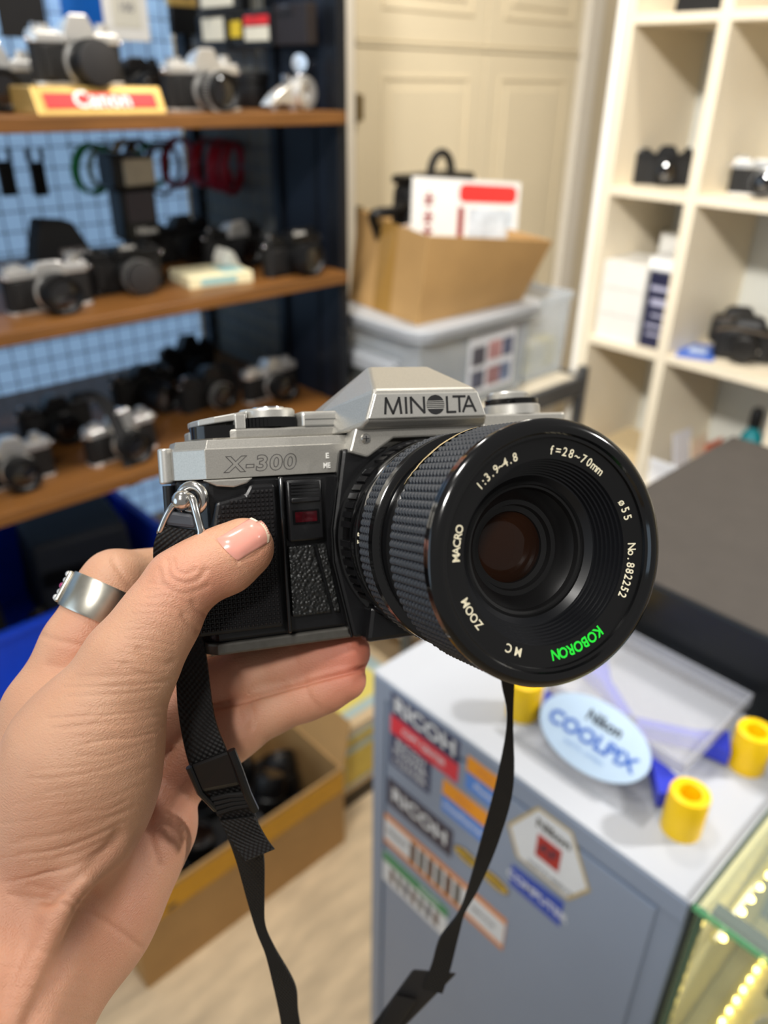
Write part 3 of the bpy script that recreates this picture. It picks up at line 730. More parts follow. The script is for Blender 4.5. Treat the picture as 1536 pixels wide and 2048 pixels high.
# goods in the cells
slr('film_camera', 'black camera in the upper left cell of the white shelving', 'camera', (1.835, 1.010, 1.293), -1.0, 'black', 'black', 34, 26, False, 'cameras in the white shelving', tall=0.95)
slr('film_camera', 'silver camera with round lens in the upper right cell of the white shelving', 'camera', (1.815, 0.765, 1.293), -1.25, 'chrome', 'chrome', 46, 24, False, 'cameras in the white shelving', tall=0.8, ring='chrome')
for lab, yv in (('dark box just cut by the picture top, left cell', 0.94), ('dark box just cut by the picture top, right cell', 0.70)):
    o = thing('gear_pouch', lab, 'pouch', (1.80, yv, 1.628))
    MB().box((0, 0, 0.04), (0.12, 0.12, 0.08), taper=(0.92, 0.92)).build('pouch', M_BLACKM, o, bevel=0.006)
    MB().box((-0.061, 0, 0.05), (0.004, 0.09, 0.012)).build('band', M_BLACK, o)
M_BOXW = mat('white_box_card', (238, 236, 230), 0.5, var=0.02)
def carton(label, loc, rz, dims, m, group=None, face=None):
    t = thing('small_carton', label, 'carton', loc, rz, group)
    w, d, h = dims
    MB().b((-w / 2, -d / 2, 0), (w / 2, d / 2, h - 0.002)).build('box', m, t, smooth=0, bevel=0.001)
    MB().b((-w / 2 - 0.0005, -d / 2 - 0.0005, h - 0.002), (w / 2 + 0.0005, d / 2 + 0.0005, h)).build('lid_flap', m, t, smooth=0)
    return t
GC = 'cartons in the white shelving'
for i in range(3):
    carton(['white carton at the bottom of the stack in the lower left cell', 'white carton second from the bottom in the lower left cell', 'white carton on top of the front stack in the lower left cell'][i], (1.785, 1.000, 0.944 + i * 0.062), 0, (0.14, 0.115, 0.061), M_BOXW, GC)
bk = carton('tall navy carton with white print beside the white cartons', (1.795, 0.909, 0.944), 0.0, (0.14, 0.060, 0.175), mat('navy_print', (36, 38, 66), 0.4, var=0.1), GC)
for i, (z0, hh) in enumerate(((0.135, 0.010), (0.10, 0.016), (0.075, 0.006), (0.05, 0.006), (0.03, 0.006))):
    MB().b((-0.0716, -0.022, z0), (-0.0702, 0.022 - 0.006 * (i % 3), z0 + hh)).build('print', mat('pale_lilac_print', (176, 176, 200), 0.5), bk, smooth=0)
carton('white carton lying on top at the back of the lower left cell', (1.945, 0.95, 0.944), 0.0, (0.12, 0.13, 0.235), M_BOXW, GC)
wt = carton('bright white box on top of the navy carton', (1.80, 0.916, 0.944 + 0.176), 0.0, (0.12, 0.075, 0.03), mat('bright_white_box', (250, 250, 248), 0.4), GC)
M_CASE = mat('black_leather_case', (24, 23, 23), 0.42, var=0.2, bump=0.2, bscale=250)
def leather_case(label, loc, rz, s=1.0):
    t = thing('leather_case', label, 'camera case', loc, rz, 'leather cases in the white shelving')
    MB(0.001 * s).box((0, 0, 38), (135, 62, 76), taper=(0.94, 0.9)).build('body', M_CASE, t, bevel=0.014, seg=3)
    MB(0.001 * s).cyl((0, -30, 38), (0, -62, 36), 33, 30, 28).build('lens_nose', M_CASE, t, bevel=0.004)
    MB(0.001 * s).box((0, 4, 84), (84, 52, 28), taper=(0.7, 0.7)).build('hood', M_CASE, t, bevel=0.010, seg=3)
    pth = smooth_path([(-66, -26, 66), (-30, -38, 76), (10, -40, 74), (40, -36, 70), (66, -24, 66)], 5)
    MB(0.001 * s).tube([tuple(p) for p in pth], 3.2, 6).build('strap', mat('worn_leather_strap', (92, 80, 66), 0.5), t)
    MB(0.001 * s).cyl((30, -34, 30), (30, -36, 30), 4).build('snap_button', M_SATIN, t)
leather_case('worn black leather camera case in front in the right lower cell', (1.815, 0.722, 0.944), -1.2, 1.0)
leather_case('black leather camera case standing behind the worn one', (1.925, 0.795, 0.944), -1.0, 0.9)
bcard = thing('blue_card', 'blue printed card lying flat before the leather cases', 'card', (1.785, 0.815, 0.944), 0.35)
MB().b((-0.065, -0.042, 0), (0.065, 0.042, 0.002)).build('card', mat('mid_blue_card', (72, 112, 206), 0.4), bcard, smooth=0)
MB().b((-0.02, -0.02, 0.002), (0.03, 0.02, 0.0025)).build('print', mat('pale_blue_print', (190, 206, 236), 0.5), bcard, smooth=0)
wb = carton('white box lying at the back of the right lower cell', (1.95, 0.70, 0.944), 0, (0.10, 0.20, 0.06), M_BOXW, GC)
# lower right cell: tray of papers, bottle
tr2 = thing('paper_tray', 'white tray of leaflets in the cell above the dark case', 'tray', (1.80, 0.775, 0.600))
crate(tr2, 0.15, 0.17, 0.07, mat('white_tray', (232, 234, 240), 0.4), rim=0.004)
for i, (yy, cc, lab) in enumerate(((0.79, (236, 234, 240), 'white leaflet leaning in the white tray'), (0.745, (238, 224, 196), 'cream leaflet in the middle of the white tray'), (0.705, (224, 120, 88), 'orange leaflet at the right of the white tray'))):
    o = MB().b((-0.05, -0.0015, 0), (0.05, 0.0015, 0.13)).build('leaflet', mat('tray_leaflet_%d' % i, cc, 0.5, var=0.1), loc=(1.80, yy, 0.606), rot=(-0.25, 0.1, 0.05), smooth=0)
    tag(o, lab, 'leaflet', 'leaflets in the white tray')
btl = thing('spray_bottle', 'teal bottle with dark cap at the right edge of the shelving', 'bottle', (1.775, 0.640, 0.600))
MB().lathe([(0.026, 0), (0.028, 0.004), (0.030, 0.16), (0.022, 0.19), (0.012, 0.205), (0.012, 0.215)], 24, None, True, True).build('bottle', mat('teal_plastic', (20, 128, 138), 0.25), btl)
MB().lathe([(0.014, 0.21), (0.014, 0.245), (0.010, 0.255)], 20, None, True, True).build('cap', M_BLACK, btl)
pcart = carton('beige packet lying in the left cell behind the lens', (1.84, 0.96, 0.600), 0, (0.14, 0.13, 0.05), mat('beige_packet', (222, 200, 158), 0.6), GC)
# ------------------------------------------------------------------ grey cabinet with stickers
M_CAB = mat('blue_grey_cabinet_paint', (138, 152, 174), 0.38, var=0.04, vscale=5)
M_CABTOP = mat('pale_grey_top', (182, 186, 194), 0.32, var=0.03, vscale=6)
Z_CAB = 0.869
cab = thing('grey_cabinet', 'blue-grey metal cabinet covered with stickers below the held lens', 'cabinet', (0.88, 0.337, 0.0))
RC = T(-0.88, -0.337, 0)
MB().b((0.503, 0.130, 0.0), (1.28, 0.545, Z_CAB - 0.004), RC).build('body', M_CAB, cab, smooth=0, bevel=0.003)
MB().b((0.500, 0.128, Z_CAB - 0.004), (1.285, 0.547, Z_CAB), RC).build('top', M_CABTOP, cab, smooth=0, bevel=0.002)
MB().b((0.762, -0.26, 0.0), (1.28, 0.1285, Z_CAB), RC).build('side_unit', M_CAB, cab, smooth=0, bevel=0.002)
fr = MB().b((0.499, 0.524, 0.0), (0.503, 0.545, Z_CAB - 0.004), RC)
fr.b((0.499, 0.130, 0.838), (0.503, 0.524, Z_CAB - 0.004), RC)
fr.build('front_frame', M_CAB, cab, smooth=0, bevel=0.001)
MB().b((0.4995, 0.155, 0.03), (0.503, 0.518, 0.832), RC).build('door', M_CAB, cab, smooth=0, bevel=0.0015)
XS = 0.4992
BAS = Matrix(((0, 0, -1, 0), (-1, 0, 0, 0), (0, 1, 0, 0), (0, 0, 0, 1)))
def on_face(px, py): 
    p = on_x(px, py, XS); return (p.y, p.z)
def sticker(poly, m, k=0, name='sticker', parent=None):
    """poly in photo pixels, laid on the cabinet face as a thin film."""
    q = [on_face(*p) for p in poly]
    x0 = XS - 0.0004 * k
    o = MB().prism(q, x0 - 0.0004, x0, RC, axis='x').build(name, m, parent or cab, smooth=0)
    return o
def face_print(body, px, py, size, m, parent, k=1, bold=0.02, squash=1.0, rot=0.0):
    y, z = on_face(px, py)
    M = RC @ T(XS - 0.0004 * k - 0.0002, y, z) @ BAS @ RZ(rot)
    return MB().text(body, size, M, 0.0001, bold, squash=squash).build('print', m, parent, smooth=0)
def rect_px(tl, tr, hpx):
    """axis-aligned sticker from its top corners and the height of its left edge in pixels"""
    a = on_face(*tl); b_ = on_face(*tr); c = on_face(tl[0] - 1, tl[1] + hpx)
    return a[0], b_[0], (a[1] + b_[1]) / 2, (a[1] + b_[1]) / 2 - (a[1] - c[1])
def rect_sticker(y0, y1, z1, z0, m, k=0, name='sticker', parent=None):
    x0 = XS - 0.0004 * k
    return MB().b((x0 - 0.0004, min(y0, y1), z0), (x0, max(y0, y1), z1), RC).build(name, m, parent or cab, smooth=0)
def face_print_yz(body, y, z, size, m, parent, k=1, bold=0.02, squash=1.0):
    M = RC @ T(XS - 0.0004 * k - 0.0002, y, z) @ BAS
    return MB().text(body, size, M, 0.0001, bold, squash=squash).build('print', m, parent, smooth=0)
M_NAVYS = mat('navy_sticker', (34, 50, 92), 0.3)
M_NAVY2 = mat('dark_navy_sticker', (38, 38, 66), 0.3)
M_REDS = mat('red_sticker', (222, 40, 66), 0.3)
M_ORS = mat('orange_sticker', (244, 156, 20), 0.3)
M_ORS2 = mat('burnt_orange_sticker', (226, 140, 62), 0.3)
M_BLS = mat('sky_blue_sticker', (78, 138, 222), 0.3)
M_BLS2 = mat('royal_blue_sticker', (24, 70, 176), 0.3)
M_WHS = mat('white_sticker', (224, 228, 232), 0.3)
M_GRS = mat('green_sticker', (36, 140, 84), 0.3)
M_YLS = mat('gold_sticker', (204, 166, 40), 0.3)
y0, y1, zt, zb_ = rect_px((783, 1387), (922, 1477), 45)
s = rect_sticker(y0, y1, zt, zb_, M_NAVYS); face_print_yz('RICOH', (y0 + y1) / 2, (zt + zb_) / 2, 0.031, M_WHS, s, squash=1.05, bold=0.03)
W_, H_ = y0 - y1, zt - zb_
s = rect_sticker(y0, y1, zb_ - 0.0005, zb_ - H_ * 0.82, M_REDS); face_print_yz('COPY CENTER', (y0 + y1) / 2, zb_ - H_ * 0.41, 0.012, M_WHS, s, squash=0.9)
z2 = zb_ - H_ * 0.85
s = rect_sticker(y0, y0 - W_ * 0.63, z2, z2 - 0.052, M_NAVYS)
for i, w in enumerate(('RICOH', 'POWER', 'CLEANER')):
    face_print_yz(w, y0 - W_ * 0.32, z2 - 0.010 - 0.0155 * i, 0.0165 if i < 2 else 0.0135, M_WHS, s, bold=0.01)
y0b, y1b, z3, z3b = rect_px((776, 1557), (907, 1658), 52)
s = rect_sticker(y0b, y1b, z3, z3b, M_NAVY2); face_print_yz('RICOH', (y0b + y1b) / 2, (z3 + z3b) / 2, 0.031, M_WHS, s, squash=1.02, bold=0.03)
# orange strip with pictures
y0c, y1c, z4, z4b = rect_px((770, 1627), (1014, 1838), 58)
s = rect_sticker(y0c, y1c, z4, z4b, M_ORS2)
hh = z4 - z4b
rect_sticker(y0c - 0.001, y1c + 0.001, z4 - hh * 0.16, z4b + hh * 0.16, M_WHS, 1, 'white_field', s)
M_PIC = mat('brown_picture', (92, 58, 42), 0.4, var=0.5, vscale=120); M_PIC2 = mat('grey_picture', (96, 94, 92), 0.4, var=0.4, vscale=120)
for i in range(6):
    yy = y0c - (y0c - y1c) * (0.24 + 0.075 * i)
    rect_sticker(yy, yy - 0.0105, z4 - hh * 0.18, z4b + hh * 0.18, M_PIC if i % 2 == 0 else M_PIC2, 2, 'picture', s)
face_print_yz('PRINT', y0c - (y0c - y1c) * 0.12, (z4 + z4b) / 2, 0.014, mat('grey_print', (120, 124, 130), 0.4), s, 2)
face_print_yz('SERVICE', y0c - (y0c - y1c) * 0.84, (z4 + z4b) / 2, 0.010, MATS['grey_print'], s, 2)
# green and white strip
y0d, y1d, z5, z5b = rect_px((767, 1702), (897, 1815), 58)
s = rect_sticker(y0d, y1d, z5, z5b, M_WHS); hh = z5 - z5b
rect_sticker(y0d - 0.001, y1d, z5, z5 - hh * 0.30, M_GRS, 1, 'green_field', s)
face_print_yz('PHOTO', y0d - (y0d - y1d) * 0.72, z5 - hh * 0.15, 0.010, M_WHS, s, 2)
for i in range(7):
    yy = y0d - (y0d - y1d) * (0.12 + 0.115 * i)
    rect_sticker(yy, yy - 0.008, z5 - hh * 0.42, z5b + hh * 0.16, (M_PIC, M_PIC2, M_NAVY2)[i % 3], 1, 'picture', s)
# small orange over blue strips
for (tl, tr, h1, w1, w2) in (((936, 1508), (1010, 1566), 32, 'PRO', 'Photo'), ((887, 1557), (976, 1626), 30, 'PRO', 'ImageScanner')):
    ya, yb, za, zb2 = rect_px(tl, tr, h1)
    s = rect_sticker(ya, yb, za, zb2, M_ORS); face_print_yz(w1, (ya + yb) / 2, (za + zb2) / 2, 0.012, M_ORS2, s)
    s = rect_sticker(ya, yb, zb2 - 0.0015, zb2 - (za - zb2) * 1.15, M_BLS); face_print_yz(w2, (ya + yb) / 2, zb2 - (za - zb2) * 0.6, 0.011, M_WHS, s)
for px, py in ((934, 1714), (990, 1763)):
    y, z = on_face(px, py)
    o = MB().prism([(y + 0.021 * math.cos(a), z + 0.0105 * math.sin(a)) for a in np.linspace(0, 2 * math.pi, 28)[:-1]], XS - 0.0004, XS, RC, axis='x').build('sticker', M_NAVY2, cab, smooth=0)
    MB().prism([(y + 0.0195 * math.cos(a), z + 0.0090 * math.sin(a)) for a in np.linspace(0, 2 * math.pi, 28)[:-1]], XS - 0.0008, XS - 0.0004, RC, axis='x').build('gold_field', M_YLS, o, smooth=0)
    face_print_yz('PASSED', y, z, 0.0075, M_NAVY2, o, 2)
# hexagon sticker
hexp = [(1076, 1612), (1015, 1647), (1033, 1713), (1137, 1801), (1181, 1783), (1146, 1664)]
hx = sticker(hexp, mat('tan_gold_border', (186, 164, 112), 0.3))
hc_ = [sum(p[i] for p in hexp) / 6 for i in (0, 1)]
sticker([(hc_[0] + (x - hc_[0]) * 0.92, hc_[1] + (y - hc_[1]) * 0.92) for x, y in hexp], M_WHS, 1, 'white_field', hx)
face_print('Nikon', 1108, 1668, 0.017, M_BLACK, hx, 2, 0.03)
yk, zk = on_face(1096, 1703)
rect_sticker(yk + 0.014, yk - 0.016, zk + 0.016, zk - 0.017, mat('crimson_square', (176, 34, 34), 0.3), 2, 'red_field', hx)
face_print('AF', 1097, 1704, 0.020, M_NAVY2, hx, 3)
face_print('INSTRUMENT', 1100, 1755, 0.0095, MATS['grey_print'], hx, 2)
bl = sticker([(1024, 1728), (1128, 1806), (1119, 1853), (1019, 1767)], M_BLS2)
face_print('COMPUTER', 1073, 1790, 0.0155, M_WHS, bl, 1)

# ------------------------------------------------------------------ acrylic stand with yellow posts and oval plate
M_ACRY = mat('clear_acrylic', (226, 228, 236), 0.06, alpha=0.22, coat=0.4)
M_YPOST = mat('yellow_plastic', (246, 200, 6), 0.35, var=0.03)
M_BARM = mat('blue_translucent_arm', (44, 58, 190), 0.3)
stn = thing('display_stand', 'clear display stand with yellow posts and oval plate on the grey cabinet', 'display stand', (0.632, 0.277, Z_CAB))
posts = [(0.567, 0.176), (0.693, 0.170), (0.578, 0.378), (0.700, 0.378)]
for x, y in posts:
    MB().lathe([(0.0001, 0), (0.0192, 0), (0.0192, 0.046), (0.0184, 0.0488), (0.0155, 0.050), (0.0108, 0.0488), (0.0098, 0.046), (0.0098, 0.012), (0.0001, 0.012)], 40, T(x - 0.632, y - 0.277, 0)).build('post', M_YPOST, stn)
for a, b_ in ((0, 3), (1, 2)):
    p = Vector((posts[a][0] - 0.632, posts[a][1] - 0.277, 0)); q = Vector((posts[b_][0] - 0.632, posts[b_][1] - 0.277, 0))
    d = (q - p).normalized(); p = p + d * 0.021; q = q - d * 0.021; nn = Vector((-d.y, d.x, 0))
    o = MB()
    vs = []
    for t_, w in ((0, 0.017), (0.18, 0.006), (0.82, 0.006), (1, 0.017)):
        c = p.lerp(q, t_)
        for z in (0.008, 0.026):
            vs += [c + nn * w + Vector((0, 0, z)), c - nn * w + Vector((0, 0, z))]
    fs = []
    for i in range(3):
        k = i * 4
        fs += [(k, k + 1, k + 5, k + 4), (k + 2, k + 6, k + 7, k + 3), (k, k + 4, k + 6, k + 2), (k + 1, k + 3, k + 7, k + 5)]
    fs += [(0, 2, 3, 1), (12, 13, 15, 14)]
    o.add(vs, fs).build('arm', M_BARM, stn, smooth=0)
MB().b((0.603 - 0.632, 0.200 - 0.277, 0.029), (0.750 - 0.632, 0.362 - 0.277, 0.033)).build('tray_plate', M_ACRY, stn, smooth=0, bevel=0.001)
rim = MB()
rim.b((-0.030, -0.079, 0.027), (0.118, -0.076, 0.044)).b((-0.030, 0.084, 0.027), (0.118, 0.087, 0.044)).b((-0.032, -0.079, 0.027), (-0.029, 0.087, 0.044)).b((0.116, -0.079, 0.027), (0.119, 0.087, 0.044))
rim.build('tray_rim', mat('acrylic_edge', (196, 198, 206), 0.08, alpha=0.4), stn, smooth=0, bevel=0.001)
MB().b((0.537 - 0.632, 0.20 - 0.277, 0.0), (0.60 - 0.632, 0.365 - 0.277, 0.003)).build('front_lip', mat('thin_acrylic', (230, 232, 238), 0.06, alpha=0.10), stn, smooth=0, bevel=0.001)
tl = math.radians(48)
OB = Matrix(((0, math.sin(tl), -math.cos(tl), 0.570 - 0.632), (-1, 0, 0, 0.284 - 0.277), (0, math.cos(tl), math.sin(tl), 0.038), (0, 0, 0, 1)))
ov = MB().prism([(0.0635 * math.cos(a), 0.037 * math.sin(a)) for a in np.linspace(0, 2 * math.pi, 56)[:-1]], -0.002, 0.001, OB).build('oval_plate', mat('pale_blue_plate', (196, 218, 240), 0.35), stn, smooth=30)
MB().text('Nikon', 0.0165, OB @ T(0.004, 0.017, 0.0013), 0.0001, 0.03).build('print', M_BLACK, ov, smooth=0)
MB().text('COOLPIX', 0.0215, OB @ T(0.0, -0.004, 0.0013), 0.0001, 0.03, squash=1.12).build('print', mat('cobalt_print', (40, 96, 192), 0.4), ov, smooth=0)
MB().text('DIGITAL CAMERA', 0.006, OB @ T(0.0, -0.019, 0.0013), 0.0001, 0.0).build('print', mat('pale_cobalt_print', (130, 164, 214), 0.4), ov, smooth=0)

# ------------------------------------------------------------------ black case on the cabinet
bk = thing('black_case', 'large black case with grey-brown felt top standing on the grey cabinet', 'case', (1.0125, 0.13, Z_CAB))
MB().b((-0.2495, -0.36, 0), (0.2495, 0.355, 0.111)).build('body', mat('black_case_shell', (8, 11, 14), 0.3, var=0.05), bk, smooth=0, bevel=0.003)
MB().b((-0.2485, -0.359, 0.111), (0.2485, 0.354, 0.115)).build('felt_top', mat('brown_grey_felt', (66, 61, 57), 0.75, var=0.08, vscale=30, bump=0.2, bscale=700), bk, smooth=0, bevel=0.001)
MB().b((-0.2505, -0.36, 0.004), (-0.2495, 0.355, 0.010)).build('edge_strip', M_BLACKM, bk, smooth=0)

# ------------------------------------------------------------------ lit glass showcase at lower right
M_GLS = mat('clear_pane', (206, 226, 214), 0.03, alpha=0.10, coat=0.3)
M_GEDGE = mat('green_glass_edge', (96, 186, 130), 0.12, alpha=0.85)
M_GEDGED = mat('dark_green_glass_edge', (58, 92, 74), 0.15, alpha=0.9)
M_CREAMB = mat('cream_case_lining', (226, 216, 158), 0.5, var=0.05)
sc_ = thing('glass_showcase', 'glass showcase with yellow LED strips beside the grey cabinet', 'showcase', (0.624, -0.14, 0.0))
RG = T(-0.624, 0.14, 0)
X0, X1, Y0, Y1, ZG = 0.490, 0.758, -0.40, 0.124, 0.884
MB().b((X0, Y0, ZG - 0.008), (X1, Y1, ZG), RG).build('top_pane', M_GLS, sc_, smooth=0)
MB().b((X0 - 0.0008, Y0, ZG - 0.008), (X0, Y1, ZG), RG).build('pane_edge', M_GEDGE, sc_, smooth=0)
MB().b((X0, Y1, ZG - 0.008), (X1, Y1 + 0.0008, ZG), RG).build('pane_edge', M_GEDGED, sc_, smooth=0)
MB().b((X0 + 0.004, Y0, 0.34), (X0 + 0.009, Y1 - 0.004, ZG - 0.010), RG).build('front_pane', M_GLS, sc_, smooth=0)
MB().b((X0 + 0.003, Y1 - 0.010, 0.34), (X0 + 0.010, Y1 - 0.003, ZG - 0.010), RG).build('corner_edge', M_GEDGED, sc_, smooth=0)
MB().b((X0 + 0.010, Y1 - 0.006, 0.34), (X1, Y1 - 0.001, ZG - 0.012), RG).build('side_lining', M_CREAMB, sc_, smooth=0)
MB().b((X0 + 0.010, Y0, 0.60), (X1, Y1 - 0.007, 0.604), RG).build('glass_shelf', M_CREAMB, sc_, smooth=0)
MB().b((X0 + 0.002, Y0, 0.0), (X1, Y1 - 0.001, 0.34), RG).build('plinth', M_CREAMB, sc_, smooth=0)
MB().b((X0 + 0.012, Y0, ZG - 0.016), (X0 + 0.024, Y1 - 0.012, ZG - 0.009), RG).build('top_rail', mat('dark_rail', (58, 66, 66), 0.4), sc_, smooth=0)
M_LED = mat('led_glow', (255, 232, 130), 0.4, emit=14)
M_STRIP = mat('led_tape', (236, 220, 130), 0.3)
def led_strip(p, q, n):
    p, q = Vector(p), Vector(q)
    s_ = MB().cyl(p, q, 0.004, n=8, M=RG).build('led_tape', M_STRIP, sc_)
    for i in range(n):
        c = p.lerp(q, (i + 0.5) / n)
        MB().sphere(c + Vector((-0.001, -0.005, 0)), 0.0030, 10, RG).build('led', M_LED, s_)
led_strip((0.535, 0.110, 0.800), (0.745, 0.110, 0.806), 11)
led_strip((0.51, 0.095, 0.608), (0.745, 0.095, 0.608), 14)
for k, (nm, lab, x, y, m, w) in enumerate((('jewel_pad', 'dark pad lying on the lit shelf of the showcase', 0.70, 0.045, mat('dark_olive_pad', (70, 66, 40), 0.6), 0.07), ('jewel_pad', 'tan pad lying behind the dark one in the showcase', 0.66, -0.02, mat('tan_pad', (160, 120, 70), 0.6), 0.06))):
    t = thing(nm, lab, 'pad', (x, y, 0.604), 0.3 * k)
    MB().box((0, 0, 0.008), (w, w * 0.8, 0.016), taper=(0.92, 0.92)).build('pad', m, t, bevel=0.003)
    MB().torus(w * 0.25, 0.002, 20, 6, T(0, 0, 0.018)).build('trinket', mat('gold_chain', (214, 180, 70), 0.25, metal=1.0), t)
ch = thing('bead_necklace', 'pale bead necklace coiled on the showcase shelf', 'necklace', (0.62, 0.045, 0.604))
M_BEAD = mat('pearl_bead', (222, 214, 190), 0.3)
for i in range(18):
    a = 2 * math.pi * i / 18
    MB().sphere((0.030 * math.cos(a), 0.020 * math.sin(a), 0.005), 0.005, 10).build('bead', M_BEAD, ch)

# ------------------------------------------------------------------ carton with yellow tape on the floor, gear inside
fb = thing('cardboard_carton', 'open brown carton with yellow tape standing on the floor', 'carton', (0.508, 1.045, 0.0))
def box_side(lo_, hi_, m, name='side'):
    return MB().b(lo_, hi_).build(name, m, fb, smooth=0)
w2, d2, h2 = 0.242, 0.135, 0.232
box_side((-w2, -d2, 0.004), (w2, -d2 + 0.005, h2), M_CARD); box_side((-w2, d2 - 0.005, 0.004), (w2, d2, h2), M_CARD)
box_side((-w2, -d2 + 0.005, 0.004), (-w2 + 0.005, d2 - 0.005, h2), M_CARD); box_side((w2 - 0.005, -d2 + 0.005, 0.004), (w2, d2 - 0.005, h2), M_CARD)
box_side((-w2, -d2, 0), (w2, d2, 0.004), M_CARD, 'bottom')
MB().b((-w2 - 0.0006, -d2 - 0.0007, h2 - 0.066), (w2 + 0.0006, -d2 - 0.0001, h2 - 0.010)).build('yellow_tape', mat('yellow_packing_tape', (226, 164, 8), 0.25, var=0.06), fb, smooth=0)
fl_ = MB().add([(w2 - 0.002, -d2, h2), (w2 - 0.002, d2, h2), (w2 + 0.035, d2, h2 + 0.09), (w2 + 0.035, -d2 + 0.02, h2 + 0.09),
                (w2 + 0.002, -d2, h2), (w2 + 0.002, d2, h2), (w2 + 0.039, d2, h2 + 0.088), (w2 + 0.039, -d2 + 0.02, h2 + 0.088)],
               [(0, 1, 2, 3), (7, 6, 5, 4), (0, 4, 5, 1), (1, 5, 6, 2), (2, 6, 7, 3), (3, 7, 4, 0)]).build('flap', M_CARD, fb, smooth=0)
GF = 'gear in the floor carton'
spots = [(-0.17, -0.07, 0.5, 'dark lens at the near left corner of the floor carton'), (-0.08, -0.06, 0.2, 'dark lens second from the left in the floor carton'), (0.02, -0.07, 0.9, 'dark lens in the front middle of the floor carton'),
         (0.10, -0.05, 0.4, 'dark lens with shiny ring near the right of the floor carton'), (0.17, -0.02, 0.7, 'dark lens in the right corner of the floor carton'), (-0.12, 0.05, 0.6, 'dark lens at the back left of the floor carton'), (0.02, 0.05, 0.3, 'dark lens at the back middle of the floor carton'), (0.12, 0.07, 0.8, 'dark lens at the back right of the floor carton')]
for i, (x, y, tx, lab) in enumerate(spots):
    gear_lens(lab, (0.508 + x, 1.045 + y, 0.118 + 0.03 * (i % 2)), 0.7 * i, tx * 0.9, 0.036, 0.085, GF)
gear_box('black pouch filling the bottom of the floor carton', (0.508, 1.045, 0.006), 0, (0.44, 0.22, 0.115), M_BLACKM, GF)
# cream cartons with yellow labels behind
for i, (z0, h, lab) in enumerate(((0.0, 0.045, 'flat carton under the cream one, coloured dark as its shadow gap'), (0.046, 0.198, 'cream carton with yellow and blue labels behind the floor carton'))):
    t = thing('labelled_carton', lab, 'carton', (0.915, 1.075, z0))
    m = mat('shadow_gap_card', (70, 60, 46), 0.7) if i == 0 else mat('cream_card', (226, 200, 160), 0.6, var=0.04)  # lower carton: shadow of the gap put into its dark colour
    MB().b((-0.138, -0.10, 0), (0.138, 0.10, h)).build('box', m, t, smooth=0, bevel=0.004)
    if i:
        q = MB().b((-0.115, -0.075, h), (0.11, 0.075, h + 0.0008)).build('label_frame', mat('pale_teal_label', (188, 208, 206), 0.5), t, smooth=0)
        MB().b((-0.08, -0.05, h + 0.0008), (0.075, 0.05, h + 0.0014)).build('label_field', mat('pale_yellow_label', (242, 224, 120), 0.5), q, smooth=0)
        q = MB().b((-0.12, -0.1012, 0.02), (0.12, -0.1001, h - 0.02)).build('label_frame', MATS['pale_teal_label'], t, smooth=0)
        MB().b((-0.108, -0.1018, 0.03), (0.108, -0.1012, h - 0.075)).b((-0.108, -0.1018, h - 0.052), (0.108, -0.1012, h - 0.03)).build('label_field', mat('yellow_label', (232, 206, 96), 0.5, var=0.1), q, smooth=0)
# ------------------------------------------------------------------ the camera held in the hand (local frame: x right, y up, z out of the lens, mm)
POSE_ROT = (0.06722, 0.37409, 0.078)
POSE_T = Vector((11.82669, -6.90613, -254.68712))
_R = (RZ(POSE_ROT[2]) @ RY(POSE_ROT[1]) @ RX(POSE_ROT[0])).to_3x3()
hc = thing('held_camera', 'silver and black film camera with large zoom lens gripped by the hand', 'camera')
hc.matrix_world = CAM_M @ Matrix.Translation(POSE_T * 0.001) @ _R.to_4x4()
def LC(px, py, depth_mm):
    """photo pixel at a depth from the eye (mm) -> camera-body local mm"""
    q = Vector(((px - 768.0) / FPX * depth_mm, -(py - 1024.0) / FPX * depth_mm, -depth_mm))
    return _R.transposed() @ (q - POSE_T)
S = 0.001
M_SILV = mat('silver_paint', (176, 173, 166), 0.36, metal=0.72, var=0.10, vscale=2200, bump=0.08, bscale=2500)
M_SILVB = mat('bright_silver_paint', (196, 194, 188), 0.34, metal=0.72, var=0.06, vscale=2000)
M_HBLACK = mat('satin_black_body', (15, 15, 17), 0.33, var=0.1, vscale=300, bump=0.05, bscale=1500)
M_GBLACK = mat('gloss_black_anodised', (9, 9, 10), 0.13, coat=0.3)
M_MBLACK = mat('matte_black_inner', (9, 9, 10), 0.5)
M_RUB = mat('grip_rubber', (38, 41, 46), 0.5, var=0.12, vscale=500)
M_INK = mat('black_engraving', (20, 20, 22), 0.5)
M_GREYINK = mat('grey_engraving', (92, 92, 90), 0.5)
M_CREAMINK = mat('cream_ink', (226, 218, 190), 0.5)
M_GREENINK = mat('green_ink', (28, 214, 52), 0.45)
M_STEEL = mat('bright_steel', (206, 204, 200), 0.18, metal=1.0)

